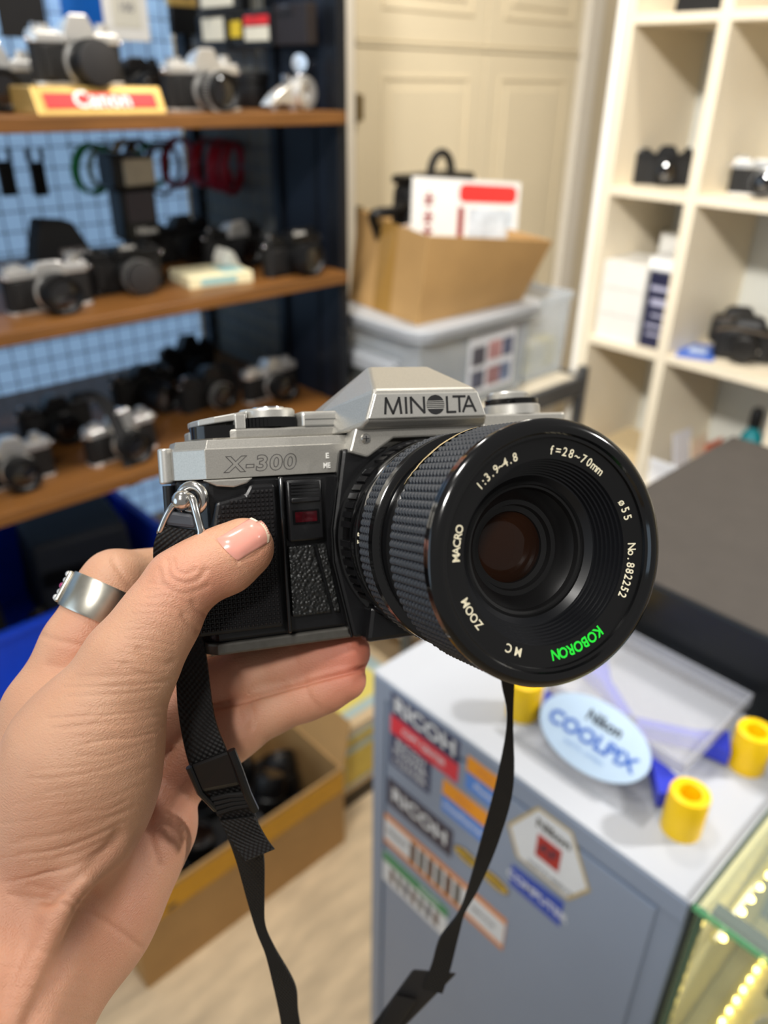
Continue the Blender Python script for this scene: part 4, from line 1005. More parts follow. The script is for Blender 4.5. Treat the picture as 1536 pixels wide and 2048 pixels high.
def mb(): return MB(S)
def loft(o, levels):
    """levels: list of (polygon[(x,z)], y)"""
    n = len(levels[0][0]); vs = []
    for poly, y in levels:
        vs += [(p[0], y, p[1]) for p in poly]
    fs = [tuple(range(n)), tuple(range(len(vs) - 1, len(vs) - n - 1, -1))]
    for i in range(len(levels) - 1):
        for k in range(n):
            fs.append((i * n + k, (i + 1) * n + k, (i + 1) * n + (k + 1) % n, i * n + (k + 1) % n))
    return o.add(vs, fs)
plan = [(-75.6, -10), (-67.6, 0), (62, 0), (69.5, -9), (69.5, -26), (64, -33), (-70, -33), (-75.6, -27)]
def inset(poly, d, dz=0.0):
    cx, cz = -3, -16.5
    return [(x - math.copysign(d, x - cx), z - math.copysign(d + dz, z - cz)) for x, z in poly]
body = loft(mb(), [(inset(plan, 0.6), -27.6), (inset(plan, 0.6), 21.4)]).build('body_shell', M_HBLACK, hc, smooth=0, bevel=0.0012)
loft(mb(), [(plan, -31.2), (plan, -27.6)]).build('base_plate', mat('worn_silver_base', (98, 96, 91), 0.42, metal=0.6, var=0.15, vscale=400), hc, smooth=0, bevel=0.0008)
tp = loft(mb(), [(plan, 21.4), (plan, 30.2), (inset(plan, 0.35), 30.3), (inset(plan, 1.2, 0.6), 33.0)]).build('top_plate', M_SILV, hc, smooth=0, bevel=0.0006)
# camera name engraved on the top plate: outlined letters
def outline_text(body_, size, M, w, shear=0.0):
    cu = bpy.data.curves.new('lettering', 'FONT'); cu.body = body_; cu.size = size; cu.fill_mode = 'NONE'; cu.bevel_depth = w; cu.bevel_resolution = 0
    cu.align_x = 'CENTER'; cu.align_y = 'CENTER'; cu.offset = 0.03 * size; cu.shear = shear; cu.resolution_u = 4; cu.space_character = 1.12
    ob = bpy.data.objects.new('lettering', cu); me = bpy.data.meshes.new_from_object(ob)
    o = mb(); xs = [v.co.x for v in me.vertices]
    o.add([tuple(v.co) for v in me.vertices], [tuple(p.vertices) for p in me.polygons], M)
    bpy.data.objects.remove(ob); bpy.data.curves.remove(cu); bpy.data.meshes.remove(me)
    return o, max(xs) - min(xs)
o, w_ = outline_text('X-300', 6.3, Matrix.Identity(4), 0.13, 0.12)
sx = 22.7 / w_
o.v = [Vector((v.x * sx - 51.2, v.y + 25.2, v.z * 0.4 + 0.02)) for v in o.v]
o.build('engraved_name', mat('dark_engraving', (70, 68, 66), 0.5, metal=0.3), tp, smooth=0)
mb().text('E', 2.3, T(-30.3, 26.6, 0.35), 0.05, 0.03).text('ME', 2.3, T(-30.6, 23.6, 0.35), 0.05, 0.03, squash=0.8).build('engraved_mark', M_WHITEINK, tp, smooth=0)
# raised deck with dials
deck = [(-67.5, -9), (-64, -6.2), (-57, -4.8), (-22, -4.8), (-22, -29), (-66, -29), (-70, -24), (-70, -14)]
loft(mb(), [(deck, 33.0), (deck, 36.2)]).build('deck', M_SILV, hc, smooth=0, bevel=0.0007)
dk2 = [(-36.2, -5.4), (-35.4, -5.0), (-22, -5.0), (-22, -28), (-36.2, -28)]
mb().b((-57.2, 36.0, -22), (-53.9, 40.6, -4.9)).build('deck_wall', M_SILVB, hc, smooth=0, bevel=0.0004)
loft(mb(), [([(-64, -20), (-36, -22), (-36, -28), (-64, -28)], 36.2), ([(-64, -20), (-36, -22), (-36, -28), (-64, -28)], 40)]).build('deck_back', M_SILVB, hc, smooth=0, bevel=0.0005)
for gy_l in (36.1, 38.3):
    mb().b((-35.2, gy_l, -5.1), (-22.4, gy_l + 0.22, -4.75)).build('deck_groove', M_GREYINK, hc, smooth=0)
loft(mb(), [(dk2, 36.2), ([(x, z) for x, z in dk2], 40.2), ([(x, z - (0.7 if z > -10 else 0)) for x, z in dk2], 40.9)]).build('deck_lid', M_SILVB, hc, smooth=0, bevel=0.0005)
lp = [(-69, -16), (-67.5, -10), (-63, -6.8), (-57, -6.2), (-53, -6.5), (-53, -22), (-64, -26), (-69, -22)]
lv = mb()
n = len(lp)
lv.add([(x, 37.3 + 0.12 * (x + 69), z) for x, z in lp] + [(x, 39.2 + 0.15 * (x + 69), z) for x, z in lp], [tuple(range(n)), tuple(range(2 * n - 1, n - 1, -1))] + [(i, n + i, n + (i + 1) % n, (i + 1) % n) for i in range(n)]).build('advance_lever', M_SILVB, hc, smooth=0, bevel=0.0004)
mb().lathe([(0.01, 33.6), (9.0, 33.6), (9.0, 37.4), (0.01, 37.4)], 40, T(-60.6, 0, -14.0) @ RX(-math.pi / 2)).build('film_counter', M_GBLACK, hc)
kd = mb()
for k in range(44):
    a = 2 * math.pi * k / 44
    kd.box((8.4 * math.cos(a), 8.4 * math.sin(a), 38.0), (1.5, 0.62, 3.0), T(-45.2, 0, -13.2) @ RX(-math.pi / 2) @ RZ(0))
kd.lathe([(0.01, 36.5), (8.5, 36.5), (8.5, 39.5), (0.01, 39.5)], 44, T(-45.2, 0, -13.2) @ RX(-math.pi / 2))
kd.build('shutter_dial', M_GBLACK, hc, smooth=0)
mb().lathe([(0.01, 39.5), (8.9, 39.5), (8.9, 41.6), (8.3, 42.3), (0.01, 42.4)], 44, T(-45.4, 0, -13.2) @ RX(-math.pi / 2)).build('dial_cap', M_SILVB, hc)
mb().lathe([(0.01, 42.3), (5.2, 42.3), (5.0, 43.1), (2.0, 43.0), (0.01, 42.7)], 30, T(-44.5, 0, -14.5) @ RX(-math.pi / 2)).build('release_button', M_CHROME, hc)
mb().cyl((-77.0, 20.5, -17), (-77.0, 31.4, -17), 2.3, n=20).build('back_latch', M_SILVB, hc, bevel=0.0006)
mb().cyl((-76.6, -26, -17), (-76.6, 20.0, -17), 1.9, n=16).build('back_hinge', M_HBLACK, hc)
# right hand deck, rewind knob
loft(mb(), [([(24, -7), (62, -7), (66, -12), (66, -25), (61, -29), (24, -29)], 33), ([(24, -7), (62, -7), (66, -12), (66, -25), (61, -29), (24, -29)], 38.4)]).build('deck', M_SILV, hc, smooth=0, bevel=0.0007)
mb().lathe([(0.01, 38.4), (10.2, 38.4), (10.2, 41.5), (9.6, 42.0), (0.01, 42)], 44, T(46.5, 0, -17) @ RX(-math.pi / 2)).build('iso_ring', M_SILVB, hc)
mb().lathe([(0.01, 42), (9.4, 42), (9.6, 42.4), (9.6, 44.0), (0.01, 44)], 44, T(46.5, 0, -17) @ RX(-math.pi / 2)).build('knob_band', M_GBLACK, hc)
mb().lathe([(0.01, 44), (7.4, 44), (7.6, 45.8), (7.0, 46.6), (0.01, 46.7)], 44, T(45.0, 0, -17) @ RX(-math.pi / 2)).build('rewind_knob', M_SILVB, hc)
# prism housing from a convex hull of its corners
pts = []
for sgn in (-1, 1):
    pts += [(sgn * 20.6, 36.4, 10.6), (sgn * 17.7, 44.7, 10.6), (sgn * 17.2, 46.0, 9.6), (sgn * 10.7, 55.4, -10.9), (sgn * 8.7, 55.0, -14.5), (sgn * 14.5, 47, -30), (sgn * 26, 33, -33), (sgn * 28.5, 40.0, -27),
            (sgn * 28.0, 40.6, -14), (sgn * 27.2, 33, -6), (sgn * 21.2, 34.2, 8.0)]
bm = bmesh.new()
for p in pts: bm.verts.new(Vector(p) * S)
bmesh.ops.convex_hull(bm, input=bm.verts)
bmesh.ops.dissolve_limit(bm, angle_limit=math.radians(4), verts=bm.verts, edges=bm.edges)
me = bpy.data.meshes.new('prism_housing'); bm.to_mesh(me); bm.free(); me.materials.append(M_SILV)
ph = bpy.data.objects.new('prism_housing', me); COL.objects.link(ph); ph.parent = hc
bv = ph.modifiers.new('soft_edge', 'BEVEL'); bv.width = 0.0011; bv.segments = 3; bv.limit_method = 'ANGLE'; bv.angle_limit = math.radians(18)
npl = mb().prism([(-20.2, 36.8), (20.2, 36.8), (17.5, 44.5), (-17.5, 44.5)], 10.4, 11.2).build('nameplate', M_SILVB, ph, smooth=0, bevel=0.0004)
# lettering on the nameplate: strokes
def stroke(o, pts2, w, z0, z1):
    for (x0_, y0_), (x1_, y1_) in zip(pts2[:-1], pts2[1:]):
        d = Vector((x1_ - x0_, y1_ - y0_)); L_ = d.length; d /= L_; nn = Vector((-d.y, d.x)) * (w / 2)
        a = Vector((x0_, y0_)) - d * w * 0.25; b_ = Vector((x1_, y1_)) + d * w * 0.25
        o.prism([tuple(a - nn), tuple(b_ - nn), tuple(b_ + nn), tuple(a + nn)], z0, z1)
nl = mb(); yb0, yt0 = 38.3, 43.1
Z0, Z1 = 11.18, 11.30
def let(x, s): return [(x + p[0], yb0 + p[1] * (yt0 - yb0)) for p in s]
for x, s in ((-14.6, [(0, 0), (0.5, 1), (2.6, 0), (4.8, 1), (5.3, 0)]), (-7.6, [(0, 0), (0, 1)]), (-5.9, [(0, 0), (0, 1), (4.4, 0), (4.4, 1)]),
             (6.4, [(0, 1), (0, 0), (2.9, 0)]), (8.6, [(0, 1), (4.2, 1)]), (10.7, [(0, 1), (0, 0)]), (11.9, [(0, 0), (2.2, 1), (4.5, 0)]), (12.7, [(0, 0.36), (2.9, 0.36)])):
    stroke(nl, let(x, s), 0.72, Z0, Z1)
cx_, cy_, r_ = 2.4, 40.7, 3.05
for a, b_ in ((0.42, 1.0), (0.24, 0.33), (0.06, 0.14), (-0.12, -0.05), (-0.30, -0.22), (-1.0, -0.42)):
    ys_ = np.linspace(max(a, -0.999), min(b_, 0.999), 9)
    poly = [(cx_ + r_ * math.sqrt(1 - y * y), cy_ + r_ * y) for y in ys_] + [(cx_ - r_ * math.sqrt(1 - y * y), cy_ + r_ * y) for y in ys_[::-1]]
    nl.prism(poly, Z0, Z1)
nl.build('lettering', M_INK, npl, smooth=0)
# silver apron below the name plate with screws
ap = mb().prism([(-25.0, 27.2), (-22.6, 34.6), (22.6, 34.6), (25.0, 27.2), (19, 25.4), (10, 31), (-10, 31), (-19, 25.4)], -2, 6.0).build('apron', M_SILV, hc, smooth=0, bevel=0.0007)
for sx_ in (-19.4, 19.4):
    scw = mb().lathe([(0.01, 0.55), (1.35, 0.5), (1.6, 0.1), (1.6, -0.4)], 20, T(sx_, 31.2, 6.0)).build('screw', M_STEEL, hc)
    mb().b((sx_ - 0.9, 31.05, 6.5), (sx_ + 0.9, 31.35, 6.7)).b((sx_ - 0.15, 30.3, 6.5), (sx_ + 0.15, 32.1, 6.7)).build('screw_slot', M_INK, scw, smooth=0)
# black mirror box front
mbx = mb().prism([(-26.5, 28.4), (-31.2, 4), (-31.2, -6), (-26.4, -30.6), (26.4, -30.6), (31.2, -6), (31.2, 4), (26.5, 28.4)], -3, 4.2).build('mirror_box', M_HBLACK, hc, smooth=0, bevel=0.0012)
mb().prism([(-24, -31.4), (24, -31.4), (22, -20), (-22, -20)], 2, 9.5).build('mirror_box_foot', M_HBLACK, hc, smooth=0, bevel=0.0015)
mb().tube([(-26.9, 28.0, 4.0), (-31.4, 4, 4.0), (-31.4, -6, 4.0), (-26.8, -30.0, 4.0)], 0.45, 8).build('edge_trim', M_GBLACK, hc)
# grip with moulded pyramids
gp = [(-73.6, -24.5), (-47.6, -24.5), (-47.6, 19.2), (-55.5, 19.2), (-57.2, 16.4), (-65.6, 14.6), (-67.2, 7.2), (-73.6, 5.8)]
mb().prism(gp, -8.5, 2.4).build('grip', M_HBLACK, hc, smooth=0, bevel=0.001)
def inside(poly, x, y):
    r = False; n = len(poly)
    for i in range(n):
        x1_, y1_ = poly[i]; x2_, y2_ = poly[(i + 1) % n]
        if (y1_ > y) != (y2_ > y) and x < (x2_ - x1_) * (y - y1_) / (y2_ - y1_) + x1_: r = not r
    return r
py_ = mb(); pit = 1.32
gx = -73.0
while gx < -48.0:
    gy = -24.0
    while gy < 19:
        if all(inside(gp, gx + a * 1.1, gy + b_ * 1.1) for a in (-0.9, 0.9) for b_ in (-0.9, 0.9)):
            h = pit * 0.46
            py_.add([(gx - h, gy - h, 2.35), (gx + h, gy - h, 2.35), (gx + h, gy + h, 2.35), (gx - h, gy + h, 2.35), (gx - h * 0.3, gy - h * 0.3, 2.95), (gx + h * 0.3, gy - h * 0.3, 2.95), (gx + h * 0.3, gy + h * 0.3, 2.95), (gx - h * 0.3, gy + h * 0.3, 2.95)],
                    [(4, 5, 6, 7), (0, 1, 5, 4), (1, 2, 6, 5), (2, 3, 7, 6), (3, 0, 4, 7)])
        gy += pit
    gx += pit
o = py_.build('grip_texture', mat('grip_black', (30, 29, 30), 0.3), hc, smooth=0); o['kind'] = 'stuff'
mb().prism([(-69, 21.2), (-54, 21.2), (-56.0, 19.6), (-60, 18.6), (-65, 19.2)], 0, 1.5).build('plate_lip', M_SILV, hc, smooth=0, bevel=0.0005)
mb().b((-46.8, -26.6, -1), (-45.4, 21.0, 3.2)).build('rib', M_GBLACK, hc, bevel=0.0006)
mb().b((-44.4, 1.0, -1), (-33.0, 19.8, 2.2)).build('self_timer_block', M_HBLACK, hc, bevel=0.0008)
for i in range(4):
    mb().b((-43.2, 15.3 + 1.0 * i, 2.1), (-34.6, 15.9 + 1.0 * i, 3.0 + 0.12 * i)).build('slider_ridge', M_HBLACK, hc, smooth=0)
mb().b((-43.4, 12.8, 2.1), (-34.2, 14.4, 3.6)).build('slider', M_HBLACK, hc, bevel=0.0004)
mb().b((-43.0, 6.2, 2.0), (-34.6, 10.6, 2.5)).build('window_frame', M_GBLACK, hc, smooth=0)
mb().b((-42.2, 6.9, 2.3), (-35.4, 10.0, 2.6)).build('timer_window', mat('ruby_window', (60, 4, 12), 0.1, coat=1.0, var=0.5, vscale=600), hc, smooth=0)
M_HLEATH = mat('pebbled_black_leather', (25, 26, 26), 0.42, var=0.1, vscale=600)
nt = M_HLEATH.node_tree
vo = nt.nodes.new('ShaderNodeTexVoronoi'); vo.inputs['Scale'].default_value = 950; vo.feature = 'SMOOTH_F1'
vo.inputs['Smoothness'].default_value = 0.4
tcn = [n_ for n_ in nt.nodes if n_.type == 'TEX_COORD'][0]
nt.links.new(tcn.outputs['Object'], vo.inputs['Vector'])
bpn = nt.nodes.new('ShaderNodeBump'); bpn.inputs['Strength'].default_value = 0.9; bpn.inputs['Distance'].default_value = 0.0006; bpn.invert = True
nt.links.new(vo.outputs['Distance'], bpn.inputs['Height']); nt.links.new(bpn.outputs['Normal'], nt.nodes['Principled BSDF'].inputs['Normal'])
mb().prism([(-44.6, -0.4), (-36.6, -0.4), (-31.8, -22.2), (-44.6, -22.2)], -1, 1.2).build('leather_panel', M_HLEATH, hc, smooth=0, bevel=0.0006)
mb().prism([(-35.4, -0.4), (-32.6, -0.4), (-31.4, -8), (-29.0, -22.2), (-30.9, -22.2)], -1, 0.8).build('leather_panel', M_HLEATH, hc, smooth=0, bevel=0.0004)
mb().b((37, -22, -1), (66, 19, 1.2)).build('leather_panel', M_HLEATH, hc, bevel=0.001)

# ---- zoom lens
NT = 96
def ring(name, prof, m, parent, n=NT):
    return mb().lathe(prof, n).build(name, m, parent, smooth=35)
lens = ring('lens', [(30.5, 3.5), (30.5, 7), (29.2, 7.4), (29.2, 15.6), (29.9, 15.9), (30.2, 17), (30.2, 21.6), (29.7, 22.0), (29.7, 22.5), (30.2, 22.9), (30.4, 25.6), (30.2, 26), (30.2, 34.4), (31.0, 34.6), (31.0, 37.4), (30.4, 37.8), (28.3, 38.2), (28.3, 43.2), (29.4, 43.6), (31.2, 50.4), (30.9, 50.6), (30.9, 72.0)], M_GBLACK, hc)
ar = mb()
for k in range(64):
    if k % 8 == 7: continue
    a = 2 * math.pi * k / 64
    ar.box((29.3, 0, 11.2), (1.5, 1.75, 7.2), RZ(a))
ar.build('aperture_ring', M_HBLACK, lens, smooth=0)
def knurl(name, z0, z1, R, rows, cols, h, m, nu=5, nv=5):
    vs = []; fs = []
    NU, NV = cols * nu, rows * nv
    for j in range(NV + 1):
        v = (j % nv) / nv
        z = z0 + (z1 - z0) * j / NV
        for i in range(NU):
            u = (i % nu) / nu
            a = 2 * math.pi * i / NU
            hu = max(0.0, math.sin(math.pi * u)) ** 0.55
            hv = {0: 0.0, 1: 0.5, 2: 0.85, 3: 1.0, 4: 0.7}[j % nv]
            hh_ = h * hu * hv if j not in (0, NV) else 0.0
            vs.append(((R + hh_) * math.cos(a), (R + hh_) * math.sin(a), z))
    for j in range(NV):
        for i in range(NU):
            i1 = (i + 1) % NU
            fs.append((j * NU + i, j * NU + i1, (j + 1) * NU + i1, (j + 1) * NU + i))
    vs2 = [( (R - 1.2) * math.cos(2 * math.pi * i / NU), (R - 1.2) * math.sin(2 * math.pi * i / NU), z) for z in (z0, z1) for i in range(NU)]
    o_ = mb().add(vs, fs)
    return o_.build(name, m, lens, smooth=25)
knurl('focus_ring', 26.2, 34.2, 30.35, 4, 92, 0.75, M_RUB)
knurl('zoom_ring', 50.8, 71.8, 31.0, 11, 92, 0.95, M_RUB)
fr_ = ring('front_ring', [(30.9, 71.6), (31.7, 72.0), (31.7, 73.0), (31.0, 73.2), (31.0, 73.7), (32.0, 74.0), (32.0, 75.0), (31.5, 75.7), (30.3, 76.4), (29.3, 76.6), (28.6, 76.3), (28.2, 75.6), (27.5, 75.4), (27.4, 74.6)], M_GBLACK, lens, 128)
nr = ring('name_ring', [(27.5, 74.6), (22.4, 73.6)], mat('name_ring_black', (11, 11, 12), 0.28), lens, 128)
prof = []
rr, zz = 22.4, 73.6
for k in range(7):
    prof += [(rr, zz), (rr - 0.12, zz - 1.0), (rr - 0.55, zz - 1.05)]; rr -= 0.55; zz -= 1.05
prof += [(rr, zz), (17.0, 64.5)]
ring('baffle', prof, mat('grooved_black', (16, 17, 20), 0.32), lens, 128)
ring('element_bezel', [(17.2, 64.6), (16.4, 64.9), (16.2, 64.3), (15.6, 64.2), (15.2, 62.6)], M_MBLACK, lens)
ring('inner_barrel', [(15.2, 62.8), (12.6, 59.5), (12.4, 58.6), (11.2, 58.4), (10.8, 57.0), (9.4, 56.6), (9.2, 55.4)], mat('inner_grey_black', (13, 13, 14), 0.34), lens)
ge = mat('front_glass', (14, 10, 8), 0.02, alpha=0.10, coat=0.35, ior=1.4)
ring('front_element', [(0.01, 66.6), (5, 66.35), (10, 65.6), (15.4, 63.9)], ge, lens)
ring('rear_element', [(0.01, 58.6), (4, 58.2), (7, 57.3), (9.3, 55.8)], mat('amber_coated_glass', (40, 20, 9), 0.08, coat=0.15, ior=1.35), lens)
def arc_text(body_, a0, a1, r, size, m, bold=0.015, zf=None):
    o_ = mb(); n_ = len(body_)
    for i, c in enumerate(body_):
        if c == ' ': continue
        a = math.radians(a0 + (a1 - a0) * i / max(1, n_ - 1))
        z = 73.6 + (r - 22.4) / 5.1 * 1.0 + 0.05
        o_.text(c, size, T(r * math.cos(a), r * math.sin(a), z) @ RZ(a - math.pi / 2) @ RX(0.194), 0.04, bold, squash=0.88)
    return o_.build('lettering', m, nr, smooth=0)
for body_, a0, a1 in (('f=28~70mm', 85, 50), ('ø55', 25.5, 16), ('No.882252', -1.5, -30.5), ('MC', 247.5, 241), ('ZOOM', 217.5, 202.5), ('MACRO', 177.5, 162), ('1:3.9~4.8', 136, 109)):
    arc_text(body_, a0, a1, 24.4, 3.0, M_CREAMINK, 0.01)
arc_text('KOBORON', -57, -88, 24.6, 3.6, M_GREENINK, 0.025)
for i, c in enumerate('28'):
    a = math.radians(177 - i * 4.0)
    mb().text(c, 2.4, RZ(a) @ T(30.35, 0, 24.6) @ RY(math.pi / 2) @ RZ(math.pi / 2) @ RZ(0), 0.03, 0.02).build('engraved_mark', M_CREAMINK, lens, smooth=0)
# worn, tan glue strip at the rear edge of the zoom ring
wv = []; NA = 40
rw = random.Random(2)
for i in range(NA + 1):
    a = math.radians(96 + 50 * i / NA)
    e = 0.2 + 2.6 * math.sin(math.pi * min(1, i / NA * 1.05)) ** 0.7 + rw.uniform(-0.35, 0.35)
    wv += [(31.35 * math.cos(a), 31.35 * math.sin(a), 50.2), (31.95 * math.cos(a), 31.95 * math.sin(a), 50.7 + max(0.1, e) * 0.5), (31.95 * math.cos(a), 31.95 * math.sin(a), 50.7 + max(0.1, e))]
mb().add(wv, [f for i in range(NA) for f in ((i * 3, i * 3 + 1, i * 3 + 4, i * 3 + 3), (i * 3 + 1, i * 3 + 2, i * 3 + 5, i * 3 + 4))]).build('worn_glue', mat('tan_worn_glue', (196, 172, 124), 0.55, var=0.35, vscale=700), lens)

# ---- strap hardware and strap
lug = mb().cyl(LC(378, 996, 228), LC(366, 1000, 222), 2.6, 2.9, 20).sphere(LC(364, 1001, 221.5), 3.0, 16).build('strap_lug', M_STEEL, hc)
mb().torus(3.6, 1.5, 28, 10, Matrix.Translation(LC(384, 997, 224)) @ RY(-0.6)).build('lug_ring', M_STEEL, hc)
tri = smooth_path([tuple(LC(*p)) for p in ((356, 1000, 222), (341, 1018, 222), (331, 1036, 222.5), (322, 1058, 223), (319, 1066, 224))], 5)
mb().tube([tuple(p) for p in tri], 0.95, 10).build('wire_ring', M_STEEL, hc)
tri = smooth_path([tuple(LC(*p)) for p in ((374, 990, 222), (384, 998, 220), (391, 1020, 219), (399, 1050, 219), (402, 1066, 219), (396, 1079, 219.5), (383, 1081, 220.5))], 6)
mb().tube([tuple(p) for p in tri], 1.15, 10).build('wire_ring', M_STEEL, hc)
def slab(quad, th, name, m, parent, bevel=0.0008):
    """quad: four (px,py,depth) corners -> slab with thickness away from the viewer"""
    a = [LC(*q) for q in quad]; b_ = [LC(q[0], q[1], q[2] + th) for q in quad]
    return mb().add(a + b_, [(3, 2, 1, 0), (4, 5, 6, 7), (0, 1, 5, 4), (1, 2, 6, 5), (2, 3, 7, 6), (3, 0, 4, 7)]).build(name, m, parent, smooth=0, bevel=bevel)
slab([(334, 1021, 222), (385, 1028, 221), (391, 1058, 221), (323, 1050, 223)], 3.4, 'strap_guard', mat('soft_black_guard', (60, 62, 68), 0.5), hc, 0.001)
M_WEB = mat('black_webbing', (11, 10, 10), 0.7, var=0.15, vscale=300)
nt = M_WEB.node_tree
uvn = nt.nodes.new('ShaderNodeUVMap')
sepx = nt.nodes.new('ShaderNodeSeparateXYZ'); nt.links.new(uvn.outputs['UV'], sepx.inputs['Vector'])
def sinus(sock, k, ph=0.0):
    m1 = nt.nodes.new('ShaderNodeMath'); m1.operation = 'MULTIPLY_ADD'; m1.inputs[1].default_value = k; m1.inputs[2].default_value = ph
    nt.links.new(sock, m1.inputs[0]); m2 = nt.nodes.new('ShaderNodeMath'); m2.operation = 'SINE'; nt.links.new(m1.outputs[0], m2.inputs[0]); return m2.outputs[0]
pm_ = nt.nodes.new('ShaderNodeMath'); pm_.operation = 'MULTIPLY'
nt.links.new(sinus(sepx.outputs['X'], 40.0), pm_.inputs[0]); nt.links.new(sinus(sepx.outputs['Y'], 40.0), pm_.inputs[1])
bpw = nt.nodes.new('ShaderNodeBump'); bpw.inputs['Strength'].default_value = 0.5; bpw.inputs['Distance'].default_value = 0.0006
nt.links.new(pm_.outputs[0], bpw.inputs['Height']); nt.links.new(bpw.outputs['Normal'], nt.nodes['Principled BSDF'].inputs['Normal'])
def ribbon(rows, th, name, m, parent, sub=8):
    P = smooth_path(rows, sub)
    vs = []; uv = []; ln = 0.0; prev = None
    NC = 5
    for r in P:
        a = LC(r[0], r[1], r[4]); b_ = LC(r[2], r[3], r[5] if len(r) > 5 else r[4])
        mid = (a + b_) / 2
        if prev is not None: ln += (mid - prev).length
        prev = mid
        for k in range(NC):
            p = a.lerp(b_, k / (NC - 1)); vs.append(p); uv.append((k / (NC - 1), ln / 12.0))
    nrow = len(P)
    # thickness along local normals
    nv = []
    for i in range(nrow):
        t = vs[min(i + 1, nrow - 1) * NC + 2] - vs[max(i - 1, 0) * NC + 2]; w = vs[i * NC + NC - 1] - vs[i * NC]
        n_ = t.cross(w)
        n_ = n_.normalized() if n_.length > 1e-6 else Vector((0, 0, 1))
        for k in range(NC): nv.append(n_)
    N = len(vs)
    allv = [v + n_ * th / 2 for v, n_ in zip(vs, nv)] + [v - n_ * th / 2 for v, n_ in zip(vs, nv)]
    fs = []
    for i in range(nrow - 1):
        for k in range(NC - 1):
            q = (i * NC + k, i * NC + k + 1, (i + 1) * NC + k + 1, (i + 1) * NC + k)
            fs.append(q); fs.append(tuple(N + j for j in reversed(q)))
        for k, s_ in ((0, 1), (NC - 1, -1)):
            q = (i * NC + k, (i + 1) * NC + k, N + (i + 1) * NC + k, N + i * NC + k)
            fs.append(q if s_ > 0 else tuple(reversed(q)))
    fs.append(tuple(range(NC)) + tuple(N + k for k in reversed(range(NC))))
    e = (nrow - 1) * NC
    fs.append(tuple(e + k for k in reversed(range(NC))) + tuple(N + e + k for k in range(NC)))
    o_ = mb().add(allv, fs).build(name, m, parent, smooth=50)
    ul = o_.data.uv_layers.new(name='weave')
    for lp_ in o_.data.loops:
        ul.data[lp_.index].uv = uv[lp_.vertex_index % N]
    return o_
strap = ribbon([(324, 1052, 390, 1060, 223), (309, 1085, 383, 1092, 224), (309, 1130, 380, 1135, 229), (322, 1200, 388, 1205, 233), (348, 1290, 410, 1295, 234), (357, 1420, 428, 1428, 232),
                (378, 1524, 453, 1500, 231), (410, 1585, 485, 1568, 235), (445, 1647, 515, 1642, 240), (472, 1717, 528, 1717, 246), (495, 1800, 529, 1795, 253), (513, 1862, 531, 1850, 258), (531, 1908, 550, 1896, 262),
                (547, 1969, 590, 1970, 268), (560, 2030, 597, 2030, 274), (575, 2120, 615, 2120, 283), (606, 2215, 645, 2205, 296), (650, 2275, 690, 2245, 316), (705, 2240, 755, 2225, 334), (733, 2120, 795, 2120, 344), (742, 2058, 800, 2058, 343)], 1.3, 'strap', M_WEB, hc)
slab([(376, 1531, 228), (462, 1498, 227), (486, 1548, 229), (512, 1622, 233), (500, 1590, 234), (404, 1590, 232)][0:1] + [(462, 1498, 227), (484, 1570, 230), (400, 1586, 231)], 3.6, 'buckle', mat('buckle_black', (13, 13, 14), 0.34), strap, 0.0012)
mb().tube([tuple(LC(*p)) for p in ((462, 1500, 227), (478, 1540, 228), (495, 1588, 231), (510, 1620, 234))], 1.3, 8).build('buckle_bar', MATS['buckle_black'], strap)
mb().tube([tuple(LC(*p)) for p in ((378, 1534, 228), (400, 1585, 231), (432, 1618, 236))], 1.0, 8).build('buckle_bar', MATS['buckle_black'], strap)
for i in range(4):
    mb().tube([tuple(LC(*p)) for p in ((420 + 5 * i, 1598 + 9 * i, 234.5 + i * 0.5), (458 + 4 * i, 1590 + 8 * i, 233.5 + i * 0.5), (492 + 3 * i, 1588 + 7 * i, 234 + i * 0.5))], 0.8, 6).build('strap_fold', M_WEB, strap)
ribbon([(440, 1640, 508, 1632, 238), (470, 1690, 530, 1672, 239), (492, 1722, 549, 1698, 237)], 1.2, 'strap_tail', M_WEB, strap, 4)
strap2 = ribbon([(1118, 935, 1140, 935, 284), (1060, 1150, 1085, 1150, 272), (1003, 1300, 1030, 1300, 270), (1002, 1359, 1029, 1367, 273), (1014, 1440, 1026, 1440, 280), (994, 1555, 1027, 1571, 290), (961, 1685, 997, 1680, 303), (934, 1783, 958, 1772, 312),
                 (916, 1828, 930, 1822, 317), (880, 1876, 918, 1865, 322), (863, 1930, 901, 1936, 328), (845, 1975, 885, 1985, 333)], 1.3, 'strap', M_WEB, hc)
slab([(826, 1938, 331), (914, 1946, 329), (803, 2060, 341), (737, 2060, 342)], 3.0, 'shoulder_pad', mat('dark_pad', (32, 30, 30), 0.65, var=0.1), strap2, 0.001)
slab([(790, 1990, 333), (835, 2000, 333), (790, 2062, 339), (752, 2062, 339)], 1.0, 'pad_overlay', mat('darker_pad', (25, 24, 25), 0.6), strap2, 0.0004)
